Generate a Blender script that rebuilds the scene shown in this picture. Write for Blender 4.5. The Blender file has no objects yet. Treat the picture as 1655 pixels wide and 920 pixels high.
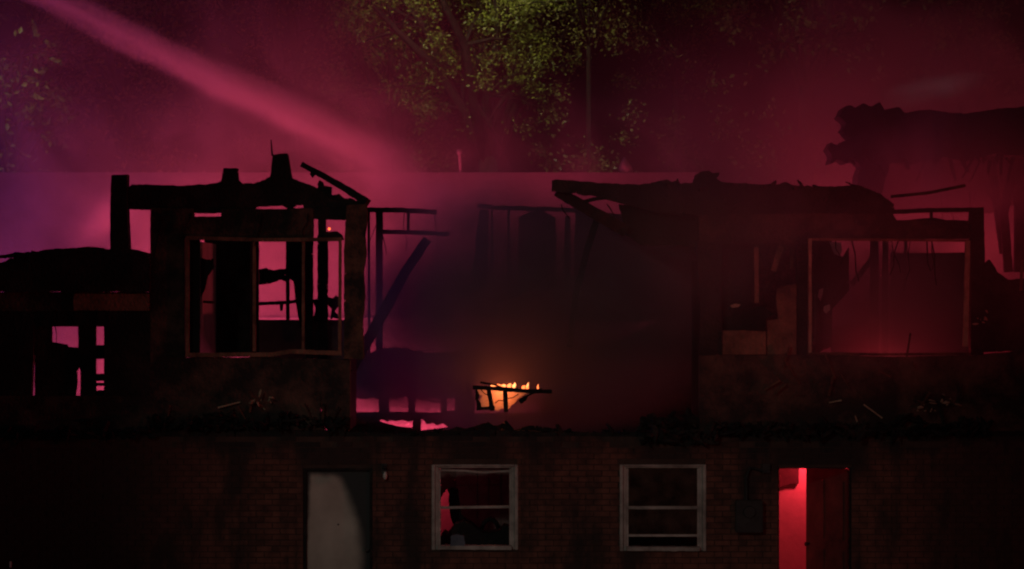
import bpy, bmesh, math, random
from mathutils import Vector, Matrix, noise as mnoise

S = bpy.context.scene
COL = S.collection
R = math.radians

# ------------------------------------------------------------------ camera
CD, CZ, PXM = 40.0, 4.43, 125.0
cam_d = bpy.data.cameras.new('camera')
cam = bpy.data.objects.new('camera', cam_d); COL.objects.link(cam)
cam.location = (0, -CD, CZ); cam.rotation_euler = (R(90), 0, 0)
cam_d.sensor_width = 36.0
cam_d.lens = 36.0 * CD / (1655 / PXM)
cam_d.clip_start = 0.5; cam_d.clip_end = 3000
S.camera = cam

# ------------------------------------------------------------------ night sky
world = bpy.data.worlds.new('World'); S.world = world
world.use_nodes = True
wt = world.node_tree
sky = wt.nodes.new('ShaderNodeTexSky'); sky.sky_type = 'NISHITA'
sky.sun_disc = False
sky.sun_elevation = R(-4); sky.sun_rotation = R(200)
wt.links.new(sky.outputs[0], wt.nodes['Background'].inputs[0])
wt.nodes['Background'].inputs[1].default_value = 0.3

S.view_settings.view_transform = 'Standard'
S.view_settings.look = 'None'
S.view_settings.exposure = 0.0
S.view_settings.gamma = 1.0
cy = S.cycles
cy.max_bounces = 5; cy.diffuse_bounces = 3; cy.glossy_bounces = 2
cy.transmission_bounces = 4; cy.transparent_max_bounces = 12
cy.volume_bounces = 0
cy.volume_step_rate = 1.0; cy.volume_max_steps = 96
cy.sample_clamp_indirect = 2.0
cy.use_denoising = True
S.render.filter_size = 2.0
cy.pixel_filter_type = 'BLACKMAN_HARRIS'
cy.filter_width = 2.2

# ------------------------------------------------------------------ lamps of the place, and added fill lamps
def lamp(name, kind, loc, power, color, radius=0.15, target=None, angle=60, blend=0.5):
    d = bpy.data.lights.new(name, kind)
    d.energy = power; d.color = color; d.shadow_soft_size = radius
    o = bpy.data.objects.new(name, d); COL.objects.link(o); o.location = loc
    if kind == 'SPOT':
        d.spot_size = R(angle); d.spot_blend = blend
    if target is not None:
        o.rotation_euler = (Vector(target) - Vector(loc)).to_track_quat('-Z', 'Y').to_euler()
    return o

PINK = (1.0, 0.075, 0.165)
RED = (1.0, 0.032, 0.055)
# warning beacons of the fire engines parked in the alley behind the burned house
lamp('beacon_and_fill', 'POINT', (-6.4, 12.4, 2.3), 340, PINK, 0.2)
lamp('beacon_and_fill', 'POINT', (-1.7, 13.2, 1.8), 400, PINK, 0.2)
lamp('beacon_and_fill', 'POINT', (-2.2, 14.7, 1.5), 120, PINK, 0.15)  # extra lamp added to brighten the low wall
# two added red spots, turned up to brighten the water and the smoke
lamp('smoke_fill_spot', 'SPOT', (-5.2, 9.2, 2.6), 1600, (1.0, 0.072, 0.125), 0.15, (-4.6, 10.8, 8.0), 105, 0.8)
lamp('smoke_fill_spot', 'SPOT', (6.8, 12.6, 2.6), 760, (1.0, 0.058, 0.092), 0.15, (6.8, 11.8, 8.5), 90, 0.8)
lamp('beacon_and_fill', 'POINT', (2.2, 10.6, 2.2), 160, RED, 0.2)
lamp('beacon_and_fill', 'POINT', (0.6, 8.8, 2.3), 50, (0.9, 0.12, 0.50), 0.2)  # extra lamp added to tint the middle smoke purple
lamp('beacon_and_fill', 'POINT', (6.9, 9.6, 2.8), 170, RED, 0.2)
lamp('beacon_and_fill', 'POINT', (-10.8, 8.8, 4.6), 260, (0.50, 0.10, 1.0), 0.2)
# mast floodlight of an engine beyond the flat roofed building, turned to the trees
lamp('mast_and_fill', 'SPOT', (-2.0, 21.0, 13.6), 2000, (1.0, 0.97, 0.55), 0.25, (0.6, 28, 10.0), 80, 1.0)
lamp('mast_and_fill', 'SPOT', (-9.0, 21.5, 12.5), 1100, (1.0, 0.93, 0.66), 0.25, (-11.3, 28, 7.4), 26, 1.0)  # extra spot added to bring out the far left leaves
lamp('mast_and_fill', 'SPOT', (3.4, 21.6, 10.5), 420, (1.0, 0.95, 0.75), 0.25, (2.0, 24.0, 7.3), 50, 1.0)  # extra spot added to brighten the shrub tops
lamp('mast_and_fill', 'SPOT', (6.2, 21.5, 12.5), 420, (0.95, 0.97, 1.0), 0.25, (8.3, 22.5, 8.3), 55, 0.9)  # extra spot added to whiten the smoke wisp
# street light far in front of the house
lamp('street_light', 'SPOT', (-7.0, -26, 9.5), 1180, (1.0, 0.93, 0.78), 0.3, (0.4, 0, 1.6), 26, 0.9)
lamp('smoke_fill_spot', 'SPOT', (13.5, -3.6, 3.2), 1600, (1.0, 0.06, 0.08), 0.2, (3.0, -2.6, 5.4), 46, 1.0)  # added red spot, lifts the dark right side and its smoke
# added red lamp off to the right, tints the facade
lamp('beacon_and_fill', 'POINT', (11.0, -19, 3.0), 330, (1.0, 0.10, 0.085), 0.2)
# added red lamps hidden inside the hall and rooms to light them
lamp('hall_fill', 'POINT', (4.22, 2.05, 2.16), 60, RED, 0.06)
lamp('room_fill', 'POINT', (5.1, 2.6, 2.95), 27, (1.0, 0.05, 0.07), 0.1)
lamp('room_fill', 'POINT', (-1.35, 4.1, 1.7), 9, (1.0, 0.04, 0.09), 0.06)
lamp('room_fill', 'POINT', (-1.25, 1.3, 2.1), 3.2, (1.0, 0.06, 0.16), 0.06)

# ------------------------------------------------------------------ helpers
def P(px, py, Y=0.0):
    k = (CD + Y) / CD / PXM
    return Vector(((px - 827.5) * k, Y, CZ + (460 - py) * k))

def link(name, me, mat, parent=None):
    o = bpy.data.objects.new(name, me); COL.objects.link(o)
    if mat is not None and not me.materials:
        me.materials.append(mat)
    if parent is not None:
        o.parent = parent
    return o

def tag(o, label=None, cat=None, group=None, kind=None):
    if label: o['label'] = label
    if cat: o['category'] = cat
    if group: o['group'] = group
    if kind: o['kind'] = kind
    return o

def empty(name, loc=(0, 0, 0)):
    o = bpy.data.objects.new(name, None); COL.objects.link(o); o.location = loc
    o.empty_display_size = 0.3
    return o

def recenter(o):
    me = o.data
    n = len(me.vertices)
    c = Vector((0, 0, 0)); zmin = 1e9
    for v in me.vertices:
        c += v.co; zmin = min(zmin, v.co.z)
    c /= n; c.z = zmin
    me.transform(Matrix.Translation(-c)); o.location = c
    return o

def finish(bm, name, mat, parent=None, smooth=False):
    bmesh.ops.recalc_face_normals(bm, faces=bm.faces)
    me = bpy.data.meshes.new(name); bm.to_mesh(me); bm.free()
    if smooth:
        for p in me.polygons: p.use_smooth = True
    return link(name, me, mat, parent)

def ragged(pts, step=7.0, jag=0.0, seed=0):
    """outline with its edges cut in short lengths and eaten unevenly"""
    out = []
    n = len(pts)
    for i in range(n):
        a = Vector(pts[i]).to_2d(); b = Vector(pts[(i + 1) % n]).to_2d()
        L = (b - a).length
        m = max(1, int(L / step)) if jag > 0 else 1
        d = (b - a) / max(L, 1e-6); nn = Vector((-d.y, d.x))
        for k in range(m):
            p = a + (b - a) * (k / m)
            if jag > 0 and k > 0:
                s = mnoise.noise(Vector((p.x * .11, p.y * .11, seed * 3.7))) * 1.3 + \
                    mnoise.noise(Vector((p.x * .37, p.y * .37, seed * 1.9 + 9))) * .8
                p = p + nn * s * jag
            out.append((p.x, p.y))
            hsh = mnoise.cell(Vector((p.x * 3.3, p.y * 3.1, seed))) if jag > .5 and k > 0 else 0
            if hsh > .80:
                e = (3.0 + 5 * (hsh - .8) / .2 * abs(mnoise.noise(Vector((p.x, p.y, 3.3))))) * min(jag, 1.2)
                q = p - nn * e * -1 + d * e * .3
                out.append((q.x, q.y)); out.append((p.x + d.x * 1.4, p.y + d.y * 1.4))
    return out

_seed = [1]
def add_prism(bm, pts, Y, t, jag=0.0, step=7.0):
    _seed[0] += 1
    q = ragged(pts, step, jag, _seed[0])
    f = [bm.verts.new(P(x, y, Y)) for x, y in q]
    b = [bm.verts.new(v.co + Vector((0, t, 0))) for v in f]
    n = len(f)
    bm.faces.new(f); bm.faces.new(b[::-1])
    for i in range(n):
        j = (i + 1) % n
        bm.faces.new((f[j], f[i], b[i], b[j]))

def prism(name, pts, Y, t, mat, parent=None, jag=0.0, step=7.0):
    bm = bmesh.new(); add_prism(bm, pts, Y, t, jag, step)
    return finish(bm, name, mat, parent)

def rect(x0, y0, x1, y1):
    return [(x0, y0), (x1, y0), (x1, y1), (x0, y1)]

def add_box(bm, x0, x1, y0, y1, z0, z1):
    vs = [bm.verts.new((x, y, z)) for x in (x0, x1) for y in (y0, y1) for z in (z0, z1)]
    for f in ((0, 1, 3, 2), (4, 6, 7, 5), (0, 4, 5, 1), (2, 3, 7, 6), (0, 2, 6, 4), (1, 5, 7, 3)):
        bm.faces.new([vs[i] for i in f])

def box(name, x0, x1, y0, y1, z0, z1, mat, parent=None, bev=0.0):
    bm = bmesh.new(); add_box(bm, x0, x1, y0, y1, z0, z1)
    if bev:
        bmesh.ops.bevel(bm, geom=bm.edges[:], offset=bev, segments=1, affect='EDGES')
    return finish(bm, name, mat, parent)

def add_bar(bm, pts, w, t, jit=0.0, segs=10, taper=1.0):
    """squared timber along a polyline of 3-D points, w in the picture plane and t in depth, charred uneven"""
    _seed[0] += 1; sd = _seed[0]
    path = []
    for i in range(len(pts) - 1):
        a, b = Vector(pts[i]), Vector(pts[i + 1])
        for k in range(segs):
            path.append(a.lerp(b, k / segs))
    path.append(Vector(pts[-1]))
    N = len(path) - 1
    rings = []
    for i, p in enumerate(path):
        d = (path[min(i + 1, N)] - path[max(i - 1, 0)]).normalized()
        up = Vector((0, 1, 0))
        if abs(d.dot(up)) > .95: up = Vector((1, 0, 0))
        s = d.cross(up).normalized(); u = s.cross(d).normalized()
        f = 1 + (taper - 1) * i / N
        ring = []
        for k, (a, b) in enumerate(((-1, -1), (1, -1), (1, 1), (-1, 1))):
            j1 = mnoise.noise(Vector((i * .9 + sd * 7.1, k * 5.3, sd))) * jit
            j2 = mnoise.noise(Vector((i * .7 + sd * 2.7, k * 3.1, sd + 40))) * jit
            ring.append(bm.verts.new(p + s * (a * w / 2 * f + j1) + u * (b * t / 2 * f + j2)))
        rings.append(ring)
    for i in range(N):
        for k in range(4):
            l = (k + 1) % 4
            bm.faces.new((rings[i][k], rings[i][l], rings[i + 1][l], rings[i + 1][k]))
    bm.faces.new(rings[0][::-1]); bm.faces.new(rings[-1])

def bar(name, pxs, Y, w_px, t, mat, parent=None, jit=0.0, segs=10, taper=1.0):
    """timber whose ends are given at depths Y (a number or one per point)"""
    if not hasattr(Y, '__len__'): Y = [Y] * len(pxs)
    pts = [P(x, y, yy) for (x, y), yy in zip(pxs, Y)]
    k = (CD + Y[0]) / CD / PXM
    bm = bmesh.new(); add_bar(bm, pts, w_px * k, t, jit, segs, taper)
    return finish(bm, name, mat, parent)

def add_tube(bm, pts, radii, n=8):
    rings = []
    N = len(pts) - 1
    for i, p in enumerate(pts):
        p = Vector(p)
        d = (Vector(pts[min(i + 1, N)]) - Vector(pts[max(i - 1, 0)])).normalized()
        up = Vector((0, 1, 0)) if abs(d.y) < .9 else Vector((1, 0, 0))
        s = d.cross(up).normalized(); u = s.cross(d)
        rings.append([bm.verts.new(p + (s * math.cos(2 * math.pi * k / n) + u * math.sin(2 * math.pi * k / n)) * radii[i]) for k in range(n)])
    for i in range(N):
        for k in range(n):
            l = (k + 1) % n
            bm.faces.new((rings[i][k], rings[i][l], rings[i + 1][l], rings[i + 1][k]))
    bm.faces.new(rings[0][::-1]); bm.faces.new(rings[-1])

# ------------------------------------------------------------------ materials
def nodes_of(name):
    m = bpy.data.materials.new(name); m.use_nodes = True
    nt = m.node_tree
    return m, nt, nt.nodes['Principled BSDF'], nt.nodes['Material Output']

def N(nt, kind, **kw):
    n = nt.nodes.new(kind)
    for k, v in kw.items():
        if k.startswith('i_'):
            key = k[2:]; key = int(key) if key.isdigit() else key.replace('_', ' ')
            n.inputs[key].default_value = v
        else: setattr(n, k, v)
    return n

def rough_mat(name, c0, c1, scale=3.0, rough=0.85, bump=0.3, bscale=18.0, stretch=(1, 1, 1), bdist=0.02, spec=0.3):
    m, nt, bs, out = nodes_of(name)
    geo = N(nt, 'ShaderNodeNewGeometry')
    mp = N(nt, 'ShaderNodeMapping'); mp.inputs['Scale'].default_value = stretch
    nt.links.new(geo.outputs['Position'], mp.inputs[0])
    n1 = N(nt, 'ShaderNodeTexNoise', i_Scale=scale, i_Detail=6.0, i_Roughness=0.65)
    nt.links.new(mp.outputs[0], n1.inputs['Vector'])
    rp = N(nt, 'ShaderNodeValToRGB')
    rp.color_ramp.elements[0].position = .32; rp.color_ramp.elements[0].color = (*c0, 1)
    rp.color_ramp.elements[1].position = .68; rp.color_ramp.elements[1].color = (*c1, 1)
    nt.links.new(n1.outputs[0], rp.inputs[0]); nt.links.new(rp.outputs[0], bs.inputs['Base Color'])
    n2 = N(nt, 'ShaderNodeTexNoise', i_Scale=bscale, i_Detail=5.0)
    nt.links.new(mp.outputs[0], n2.inputs['Vector'])
    bp = N(nt, 'ShaderNodeBump', i_Strength=bump, i_Distance=bdist)
    nt.links.new(n2.outputs[0], bp.inputs['Height']); nt.links.new(bp.outputs[0], bs.inputs['Normal'])
    bs.inputs['Roughness'].default_value = rough
    bs.inputs['Specular IOR Level'].default_value = spec
    return m

def char_mat(name, dark, pale, amount=.5, scale=2.2):
    """burned timber: alligatored char with some of the wood left"""
    m, nt, bs, out = nodes_of(name)
    geo = N(nt, 'ShaderNodeNewGeometry')
    n1 = N(nt, 'ShaderNodeTexNoise', i_Scale=scale, i_Detail=7.0, i_Roughness=.7)
    nt.links.new(geo.outputs['Position'], n1.inputs['Vector'])
    rp = N(nt, 'ShaderNodeValToRGB')
    rp.color_ramp.elements[0].position = amount - .08; rp.color_ramp.elements[0].color = (*dark, 1)
    rp.color_ramp.elements[1].position = amount + .16; rp.color_ramp.elements[1].color = (*pale, 1)
    nt.links.new(n1.outputs[0], rp.inputs[0]); nt.links.new(rp.outputs[0], bs.inputs['Base Color'])
    vo = N(nt, 'ShaderNodeTexVoronoi', i_Scale=16.0); vo.feature = 'DISTANCE_TO_EDGE'
    nt.links.new(geo.outputs['Position'], vo.inputs['Vector'])
    bp = N(nt, 'ShaderNodeBump', i_Strength=.8, i_Distance=.015)
    nt.links.new(vo.outputs['Distance'], bp.inputs['Height']); nt.links.new(bp.outputs[0], bs.inputs['Normal'])
    bs.inputs['Roughness'].default_value = .7
    bs.inputs['Specular IOR Level'].default_value = .25
    return m

BLACKCHAR = char_mat('black_char', (.008, .008, .008), (.018, .015, .014), .6)
TRIM_LIT = char_mat('lit_trim', (.22, .12, .09), (.50, .30, .22), .40, 2.6)  # lighter copy of the trim, red light on the jambs painted in
CHAR = char_mat('charred_timber', (.012, .011, .011), (.05, .035, .03), .55)
CHARB = char_mat('half_charred_timber', (.02, .016, .014), (.20, .10, .065), .50)
SOOTWALL = char_mat('sooted_wall', (.022, .017, .015), (.15, .08, .06), .52, 1.6)
SIDING = char_mat('scorched_siding', (.09, .05, .035), (.30, .15, .10), .45, 1.7)
TRIM = char_mat('scorched_trim', (.10, .05, .035), (.30, .15, .10), .45, 2.6)
MORTAR = rough_mat('mortar', (.05, .035, .03), (.09, .06, .05), 4, .95, .3, 40)
PLASTER = rough_mat('smoked_plaster', (.10, .08, .07), (.22, .18, .16), 1.6, .9, .2, 30)
SHADEPLASTER = rough_mat('shaded_plaster', (.05, .042, .04), (.12, .10, .095), 1.8, .9, .2, 30)  # dark tone carries the shade at the hall top
WHITEWALL = rough_mat('painted_wall', (.42, .40, .39), (.60, .58, .56), 1.2, .8, .15, 25)
FRAME = rough_mat('window_paint', (.20, .18, .165), (.66, .61, .56), 3.0, .55, .2, 40)
IRON = rough_mat('dark_iron', (.02, .02, .022), (.05, .05, .05), 6, .5, .2, 30)
GROUND = rough_mat('wet_ground', (.03, .03, .028), (.07, .065, .055), .8, .6, .4, 6)
CAPM = rough_mat('bright_line_band', (.38, .36, .36), (.5, .48, .48), 2.0, .6, .1, 20)
STUCCO = rough_mat('smoke_faded_stucco', (.09, .08, .08), (.36, .33, .33), .30, .9, .25, 12, bdist=.03)  # broad dark patches painted in to fade the top edge like smoke
BARK = rough_mat('tree_bark', (.007, .006, .005), (.02, .016, .013), 5, .95, .8, 14, (1, 1, .25), .05, .04)
CLOTH = rough_mat('dirty_cloth', (.10, .12, .16), (.20, .22, .27), 6, .95, .3, 60)
LATH = rough_mat('split_lath', (.30, .24, .16), (.50, .42, .30), 5, .8, .2, 40)
PIPE = rough_mat('vent_pipe_metal', (.45, .43, .42), (.62, .60, .58), 4, .5, .1, 20)

def soot_tone_factor(nt, geo):
    """soot stain: smeared under the burned floor, in plumes over each opening and in loose patches; also darker towards both wall ends"""
    def M(op, a, b=None, c=None):
        n = N(nt, 'ShaderNodeMath', operation=op)
        for i, v in enumerate((a, b, c)):
            if v is None: continue
            if isinstance(v, (int, float)): n.inputs[i].default_value = v
            else: nt.links.new(v, n.inputs[i])
        return n.outputs[0]
    sp = N(nt, 'ShaderNodeSeparateXYZ'); nt.links.new(geo.outputs['Position'], sp.inputs[0])
    X, Z = sp.outputs[0], sp.outputs[2]
    mp = N(nt, 'ShaderNodeMapping'); mp.inputs['Scale'].default_value = (1.6, 1, .45)
    nt.links.new(geo.outputs['Position'], mp.inputs[0])
    n2 = N(nt, 'ShaderNodeTexNoise', i_Scale=1.3, i_Detail=6.0, i_Roughness=.62)
    nt.links.new(mp.outputs[0], n2.inputs['Vector'])
    nz = M('MULTIPLY_ADD', n2.outputs[0], 1.5, -.75)
    def ramp(v, a, b):
        r = N(nt, 'ShaderNodeMapRange', interpolation_type='SMOOTHSTEP')
        r.inputs[1].default_value = a; r.inputs[2].default_value = b
        nt.links.new(v, r.inputs[0]); return r.outputs[0]
    f = ramp(M('ADD', Z, nz), 1.95, 2.5)
    for cx, top, hw in ((-2.26, 2.0, .62), (-.48, 2.05, .5), (1.95, 2.05, .5), (3.92, 2.0, .75)):
        dx = M('ABSOLUTE', M('SUBTRACT', X, cx))
        side = ramp(M('ADD', dx, M('MULTIPLY', nz, .35)), hw + .12, hw - .28)
        up = ramp(M('ADD', Z, M('MULTIPLY', nz, .3)), top - .35, top + .1)
        f = M('MAXIMUM', f, M('MULTIPLY', M('MULTIPLY', side, up), .9))
    far2 = ramp(M('ADD', X, nz), 4.6, 6.0)  # darker towards the right end
    f = M('MAXIMUM', f, M('MULTIPLY', far2, .7))
    far = ramp(M('ADD', X, nz), -3.4, -5.2)  # darker towards the left end
    f = M('MAXIMUM', f, M('MULTIPLY', far, .85))
    f = M('MAXIMUM', f, M('MULTIPLY', ramp(n2.outputs[0], .44, .64), .85))
    return f

def brick_mat():
    m, nt, bs, out = nodes_of('red_brick')
    geo = N(nt, 'ShaderNodeNewGeometry')
    oi = N(nt, 'ShaderNodeObjectInfo')
    n1 = N(nt, 'ShaderNodeTexNoise', i_Scale=7.0, i_Detail=4.0)
    nt.links.new(geo.outputs['Position'], n1.inputs['Vector'])
    add = N(nt, 'ShaderNodeMath', operation='ADD')
    mul = N(nt, 'ShaderNodeMath', operation='MULTIPLY_ADD'); mul.inputs[1].default_value = .22; mul.inputs[2].default_value = -.11
    nt.links.new(oi.outputs['Random'], mul.inputs[0])
    nt.links.new(n1.outputs[0], add.inputs[0]); nt.links.new(mul.outputs[0], add.inputs[1])
    rp = N(nt, 'ShaderNodeValToRGB')
    rp.color_ramp.elements[0].position = .3; rp.color_ramp.elements[0].color = (.085, .036, .027, 1)
    rp.color_ramp.elements[1].position = .72; rp.color_ramp.elements[1].color = (.22, .085, .062, 1)
    nt.links.new(add.outputs[0], rp.inputs[0])
    soot = soot_tone_factor(nt, geo)
    mx = N(nt, 'ShaderNodeMix', data_type='RGBA')
    nt.links.new(soot, mx.inputs[0]); nt.links.new(rp.outputs[0], mx.inputs[6]); mx.inputs[7].default_value = (.022, .019, .018, 1)
    nt.links.new(mx.outputs[2], bs.inputs['Base Color'])
    n3 = N(nt, 'ShaderNodeTexNoise', i_Scale=60.0, i_Detail=4.0)
    nt.links.new(geo.outputs['Position'], n3.inputs['Vector'])
    bp = N(nt, 'ShaderNodeBump', i_Strength=.4, i_Distance=.006)
    nt.links.new(n3.outputs[0], bp.inputs['Height']); nt.links.new(bp.outputs[0], bs.inputs['Normal'])
    bs.inputs['Roughness'].default_value = .9
    return m
BRICK = brick_mat()

def door_mat():
    """white door; soot has left only a pale tongue unburned"""
    m, nt, bs, out = nodes_of('sooted_white_door')
    tc = N(nt, 'ShaderNodeTexCoord')
    sp = N(nt, 'ShaderNodeSeparateXYZ'); nt.links.new(tc.outputs['Object'], sp.inputs[0])
    nz = N(nt, 'ShaderNodeTexNoise', i_Scale=3.0, i_Detail=5.0); nt.links.new(tc.outputs['Object'], nz.inputs['Vector'])
    def M(op, a, b=None, c=None):
        n = N(nt, 'ShaderNodeMath', operation=op)
        for i, v in enumerate((a, b, c)):
            if v is None: continue
            if isinstance(v, (int, float)): n.inputs[i].default_value = v
            else: nt.links.new(v, n.inputs[i])
        return n.outputs[0]
    X, Z = sp.outputs[0], sp.outputs[2]
    wob = M('MULTIPLY_ADD', nz.outputs[0], .10, -.05)
    # right edge of the clean paint: 0.80 low on the door, curving in to 0.48 at its top (door local metres)
    up = M('MAXIMUM', M('SUBTRACT', Z, .95), 0.0)
    edge = M('ADD', M('SUBTRACT', .765, M('MULTIPLY', M('MULTIPLY', up, up), .30)), wob)
    r = N(nt, 'ShaderNodeMapRange', interpolation_type='SMOOTHSTEP'); nt.links.new(M('SUBTRACT', edge, X), r.inputs[0])
    r.inputs[1].default_value = -.05; r.inputs[2].default_value = .13
    ledge = M('ADD', .015, M('MULTIPLY', up, .05))
    l = N(nt, 'ShaderNodeMapRange', interpolation_type='SMOOTHSTEP'); nt.links.new(M('SUBTRACT', X, M('ADD', ledge, wob)), l.inputs[0])
    l.inputs[1].default_value = -.02; l.inputs[2].default_value = .05
    t = N(nt, 'ShaderNodeMapRange', interpolation_type='SMOOTHSTEP'); nt.links.new(M('SUBTRACT', 2.0, M('ADD', Z, wob)), t.inputs[0])
    t.inputs[1].default_value = -.01; t.inputs[2].default_value = .09
    k = M('MULTIPLY', M('MULTIPLY', r.outputs[0], l.outputs[0]), t.outputs[0])
    mx = N(nt, 'ShaderNodeMix', data_type='RGBA')
    nt.links.new(k, mx.inputs[0])
    mx.inputs[6].default_value = (.025, .025, .027, 1)
    n2 = N(nt, 'ShaderNodeTexNoise', i_Scale=2.0, i_Detail=5.0); nt.links.new(tc.outputs['Object'], n2.inputs['Vector'])
    rp = N(nt, 'ShaderNodeValToRGB')
    rp.color_ramp.elements[0].position = .3; rp.color_ramp.elements[0].color = (.40, .35, .30, 1)
    rp.color_ramp.elements[1].position = .7; rp.color_ramp.elements[1].color = (.66, .60, .52, 1)
    nt.links.new(n2.outputs[0], rp.inputs[0]); nt.links.new(rp.outputs[0], mx.inputs[7])
    nt.links.new(mx.outputs[2], bs.inputs['Base Color'])
    bs.inputs['Roughness'].default_value = .6
    return m
DOORM = door_mat()

def glass_mat():
    m, nt, bs, out = nodes_of('brown_film_glass')
    bs.inputs['Base Color'].default_value = (.55, .5, .48, 1)
    bs.inputs['Transmission Weight'].default_value = 1.0
    bs.inputs['Roughness'].default_value = .05
    bs.inputs['IOR'].default_value = 1.05
    df = N(nt, 'ShaderNodeBsdfDiffuse'); df.inputs[0].default_value = (.13, .075, .06, 1)  # brown diffuse mix put in to lift the dark panes like bounced light
    geo = N(nt, 'ShaderNodeNewGeometry')
    nz = N(nt, 'ShaderNodeTexNoise', i_Scale=4.0, i_Detail=5.0); nt.links.new(geo.outputs['Position'], nz.inputs['Vector'])
    mr = N(nt, 'ShaderNodeMapRange'); mr.inputs[1].default_value = .35; mr.inputs[2].default_value = .7; mr.inputs[3].default_value = .15; mr.inputs[4].default_value = .75
    nt.links.new(nz.outputs[0], mr.inputs[0])
    ms = N(nt, 'ShaderNodeMixShader'); nt.links.new(mr.outputs[0], ms.inputs[0])
    nt.links.new(bs.outputs[0], ms.inputs[1]); nt.links.new(df.outputs[0], ms.inputs[2]); nt.links.new(ms.outputs[0], out.inputs['Surface'])
    return m
GLASS = glass_mat()

def leaf_mat(name, c0, c1):
    m, nt, bs, out = nodes_of(name)
    geo = N(nt, 'ShaderNodeNewGeometry')
    n1 = N(nt, 'ShaderNodeTexNoise', i_Scale=1.3, i_Detail=3.0)
    nt.links.new(geo.outputs['Position'], n1.inputs['Vector'])
    ad = N(nt, 'ShaderNodeMath', operation='MULTIPLY_ADD'); ad.inputs[1].default_value = .5
    nt.links.new(geo.outputs['Random Per Island'], ad.inputs[0]); nt.links.new(n1.outputs[0], ad.inputs[2])
    rp = N(nt, 'ShaderNodeValToRGB')
    rp.color_ramp.elements[0].position = .4; rp.color_ramp.elements[0].color = (*c0, 1)
    rp.color_ramp.elements[1].position = .95; rp.color_ramp.elements[1].color = (*c1, 1)
    nt.links.new(ad.outputs[0], rp.inputs[0]); nt.links.new(rp.outputs[0], bs.inputs['Base Color'])
    bs.inputs['Roughness'].default_value = .45
    bs.inputs['Specular IOR Level'].default_value = .4
    tr = N(nt, 'ShaderNodeBsdfTranslucent'); nt.links.new(rp.outputs[0], tr.inputs[0])
    ms = N(nt, 'ShaderNodeMixShader'); ms.inputs[0].default_value = .35
    nt.links.new(bs.outputs[0], ms.inputs[1]); nt.links.new(tr.outputs[0], ms.inputs[2])
    nt.links.new(ms.outputs[0], out.inputs['Surface'])
    return m
LEAF = leaf_mat('leaf_green', (.035, .055, .008), (.18, .20, .03))
LEAF2 = leaf_mat('leaf_pale_green', (.06, .07, .016), (.24, .23, .07))

def flame_mat(name='flame', s=9.0, c=(1.0, .25, .065)):
    m, nt, bs, out = nodes_of(name)
    nt.nodes.remove(bs)
    geo = N(nt, 'ShaderNodeNewGeometry')
    n1 = N(nt, 'ShaderNodeTexNoise', i_Scale=9.0, i_Detail=3.0)
    nt.links.new(geo.outputs['Position'], n1.inputs['Vector'])
    rp = N(nt, 'ShaderNodeValToRGB')
    rp.color_ramp.elements[0].position = .35; rp.color_ramp.elements[0].color = (c[0], c[1] * .45, c[2] * .3, 1)
    rp.color_ramp.elements[1].position = .65; rp.color_ramp.elements[1].color = (c[0], c[1] * 1.25, c[2] * 1.5, 1)
    nt.links.new(n1.outputs[0], rp.inputs[0])
    em = N(nt, 'ShaderNodeEmission'); em.inputs[1].default_value = s
    nt.links.new(rp.outputs[0], em.inputs[0]); nt.links.new(em.outputs[0], out.inputs[0])
    return m
FLAME = flame_mat('flame', 3.6)
EMBER = flame_mat('ember', 4.0)

def smoke_mat(name, color, density, nscale=.5, lo=.35, hi=.7, seed=0.0, floor=0.0, stretch=(1, 1, 1), edge=1.0, aniso=0.0, step=1.0):
    """smoke that thins to nothing at the edge of its own ellipsoid, broken up by turbulence"""
    m, nt, bs, out = nodes_of(name)
    nt.nodes.remove(bs)
    tc = N(nt, 'ShaderNodeTexCoord')
    ln = N(nt, 'ShaderNodeVectorMath', operation='LENGTH'); nt.links.new(tc.outputs['Object'], ln.inputs[0])
    fo = N(nt, 'ShaderNodeMapRange', interpolation_type='SMOOTHSTEP')
    fo.inputs[1].default_value = 1.0; fo.inputs[2].default_value = 1.0 - edge
    fo.inputs[3].default_value = 0.0; fo.inputs[4].default_value = 1.0
    nt.links.new(ln.outputs['Value'], fo.inputs[0])
    geo = N(nt, 'ShaderNodeNewGeometry')
    mp = N(nt, 'ShaderNodeMapping'); mp.inputs['Scale'].default_value = stretch; mp.inputs['Location'].default_value = (seed, seed * .7, seed * 1.3)
    nt.links.new(geo.outputs['Position'], mp.inputs[0])
    nz = N(nt, 'ShaderNodeTexNoise', i_Scale=nscale, i_Detail=4.0, i_Roughness=.55, i_Distortion=.6)
    nt.links.new(mp.outputs[0], nz.inputs['Vector'])
    mr = N(nt, 'ShaderNodeMapRange', interpolation_type='SMOOTHSTEP')
    mr.inputs[1].default_value = lo; mr.inputs[2].default_value = hi
    mr.inputs[3].default_value = floor; mr.inputs[4].default_value = 1.0
    nt.links.new(nz.outputs[0], mr.inputs[0])
    mu = N(nt, 'ShaderNodeMath', operation='MULTIPLY')
    nt.links.new(fo.outputs[0], mu.inputs[0]); nt.links.new(mr.outputs[0], mu.inputs[1])
    md = N(nt, 'ShaderNodeMath', operation='MULTIPLY'); md.inputs[1].default_value = density
    nt.links.new(mu.outputs[0], md.inputs[0])
    pv = N(nt, 'ShaderNodeVolumePrincipled')
    pv.inputs['Color'].default_value = (*color, 1)
    pv.inputs['Anisotropy'].default_value = aniso
    nt.links.new(md.outputs[0], pv.inputs['Density'])
    nt.links.new(pv.outputs[0], out.inputs['Volume'])
    try: m.cycles.volume_step_rate = step
    except Exception: pass
    return m

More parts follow.
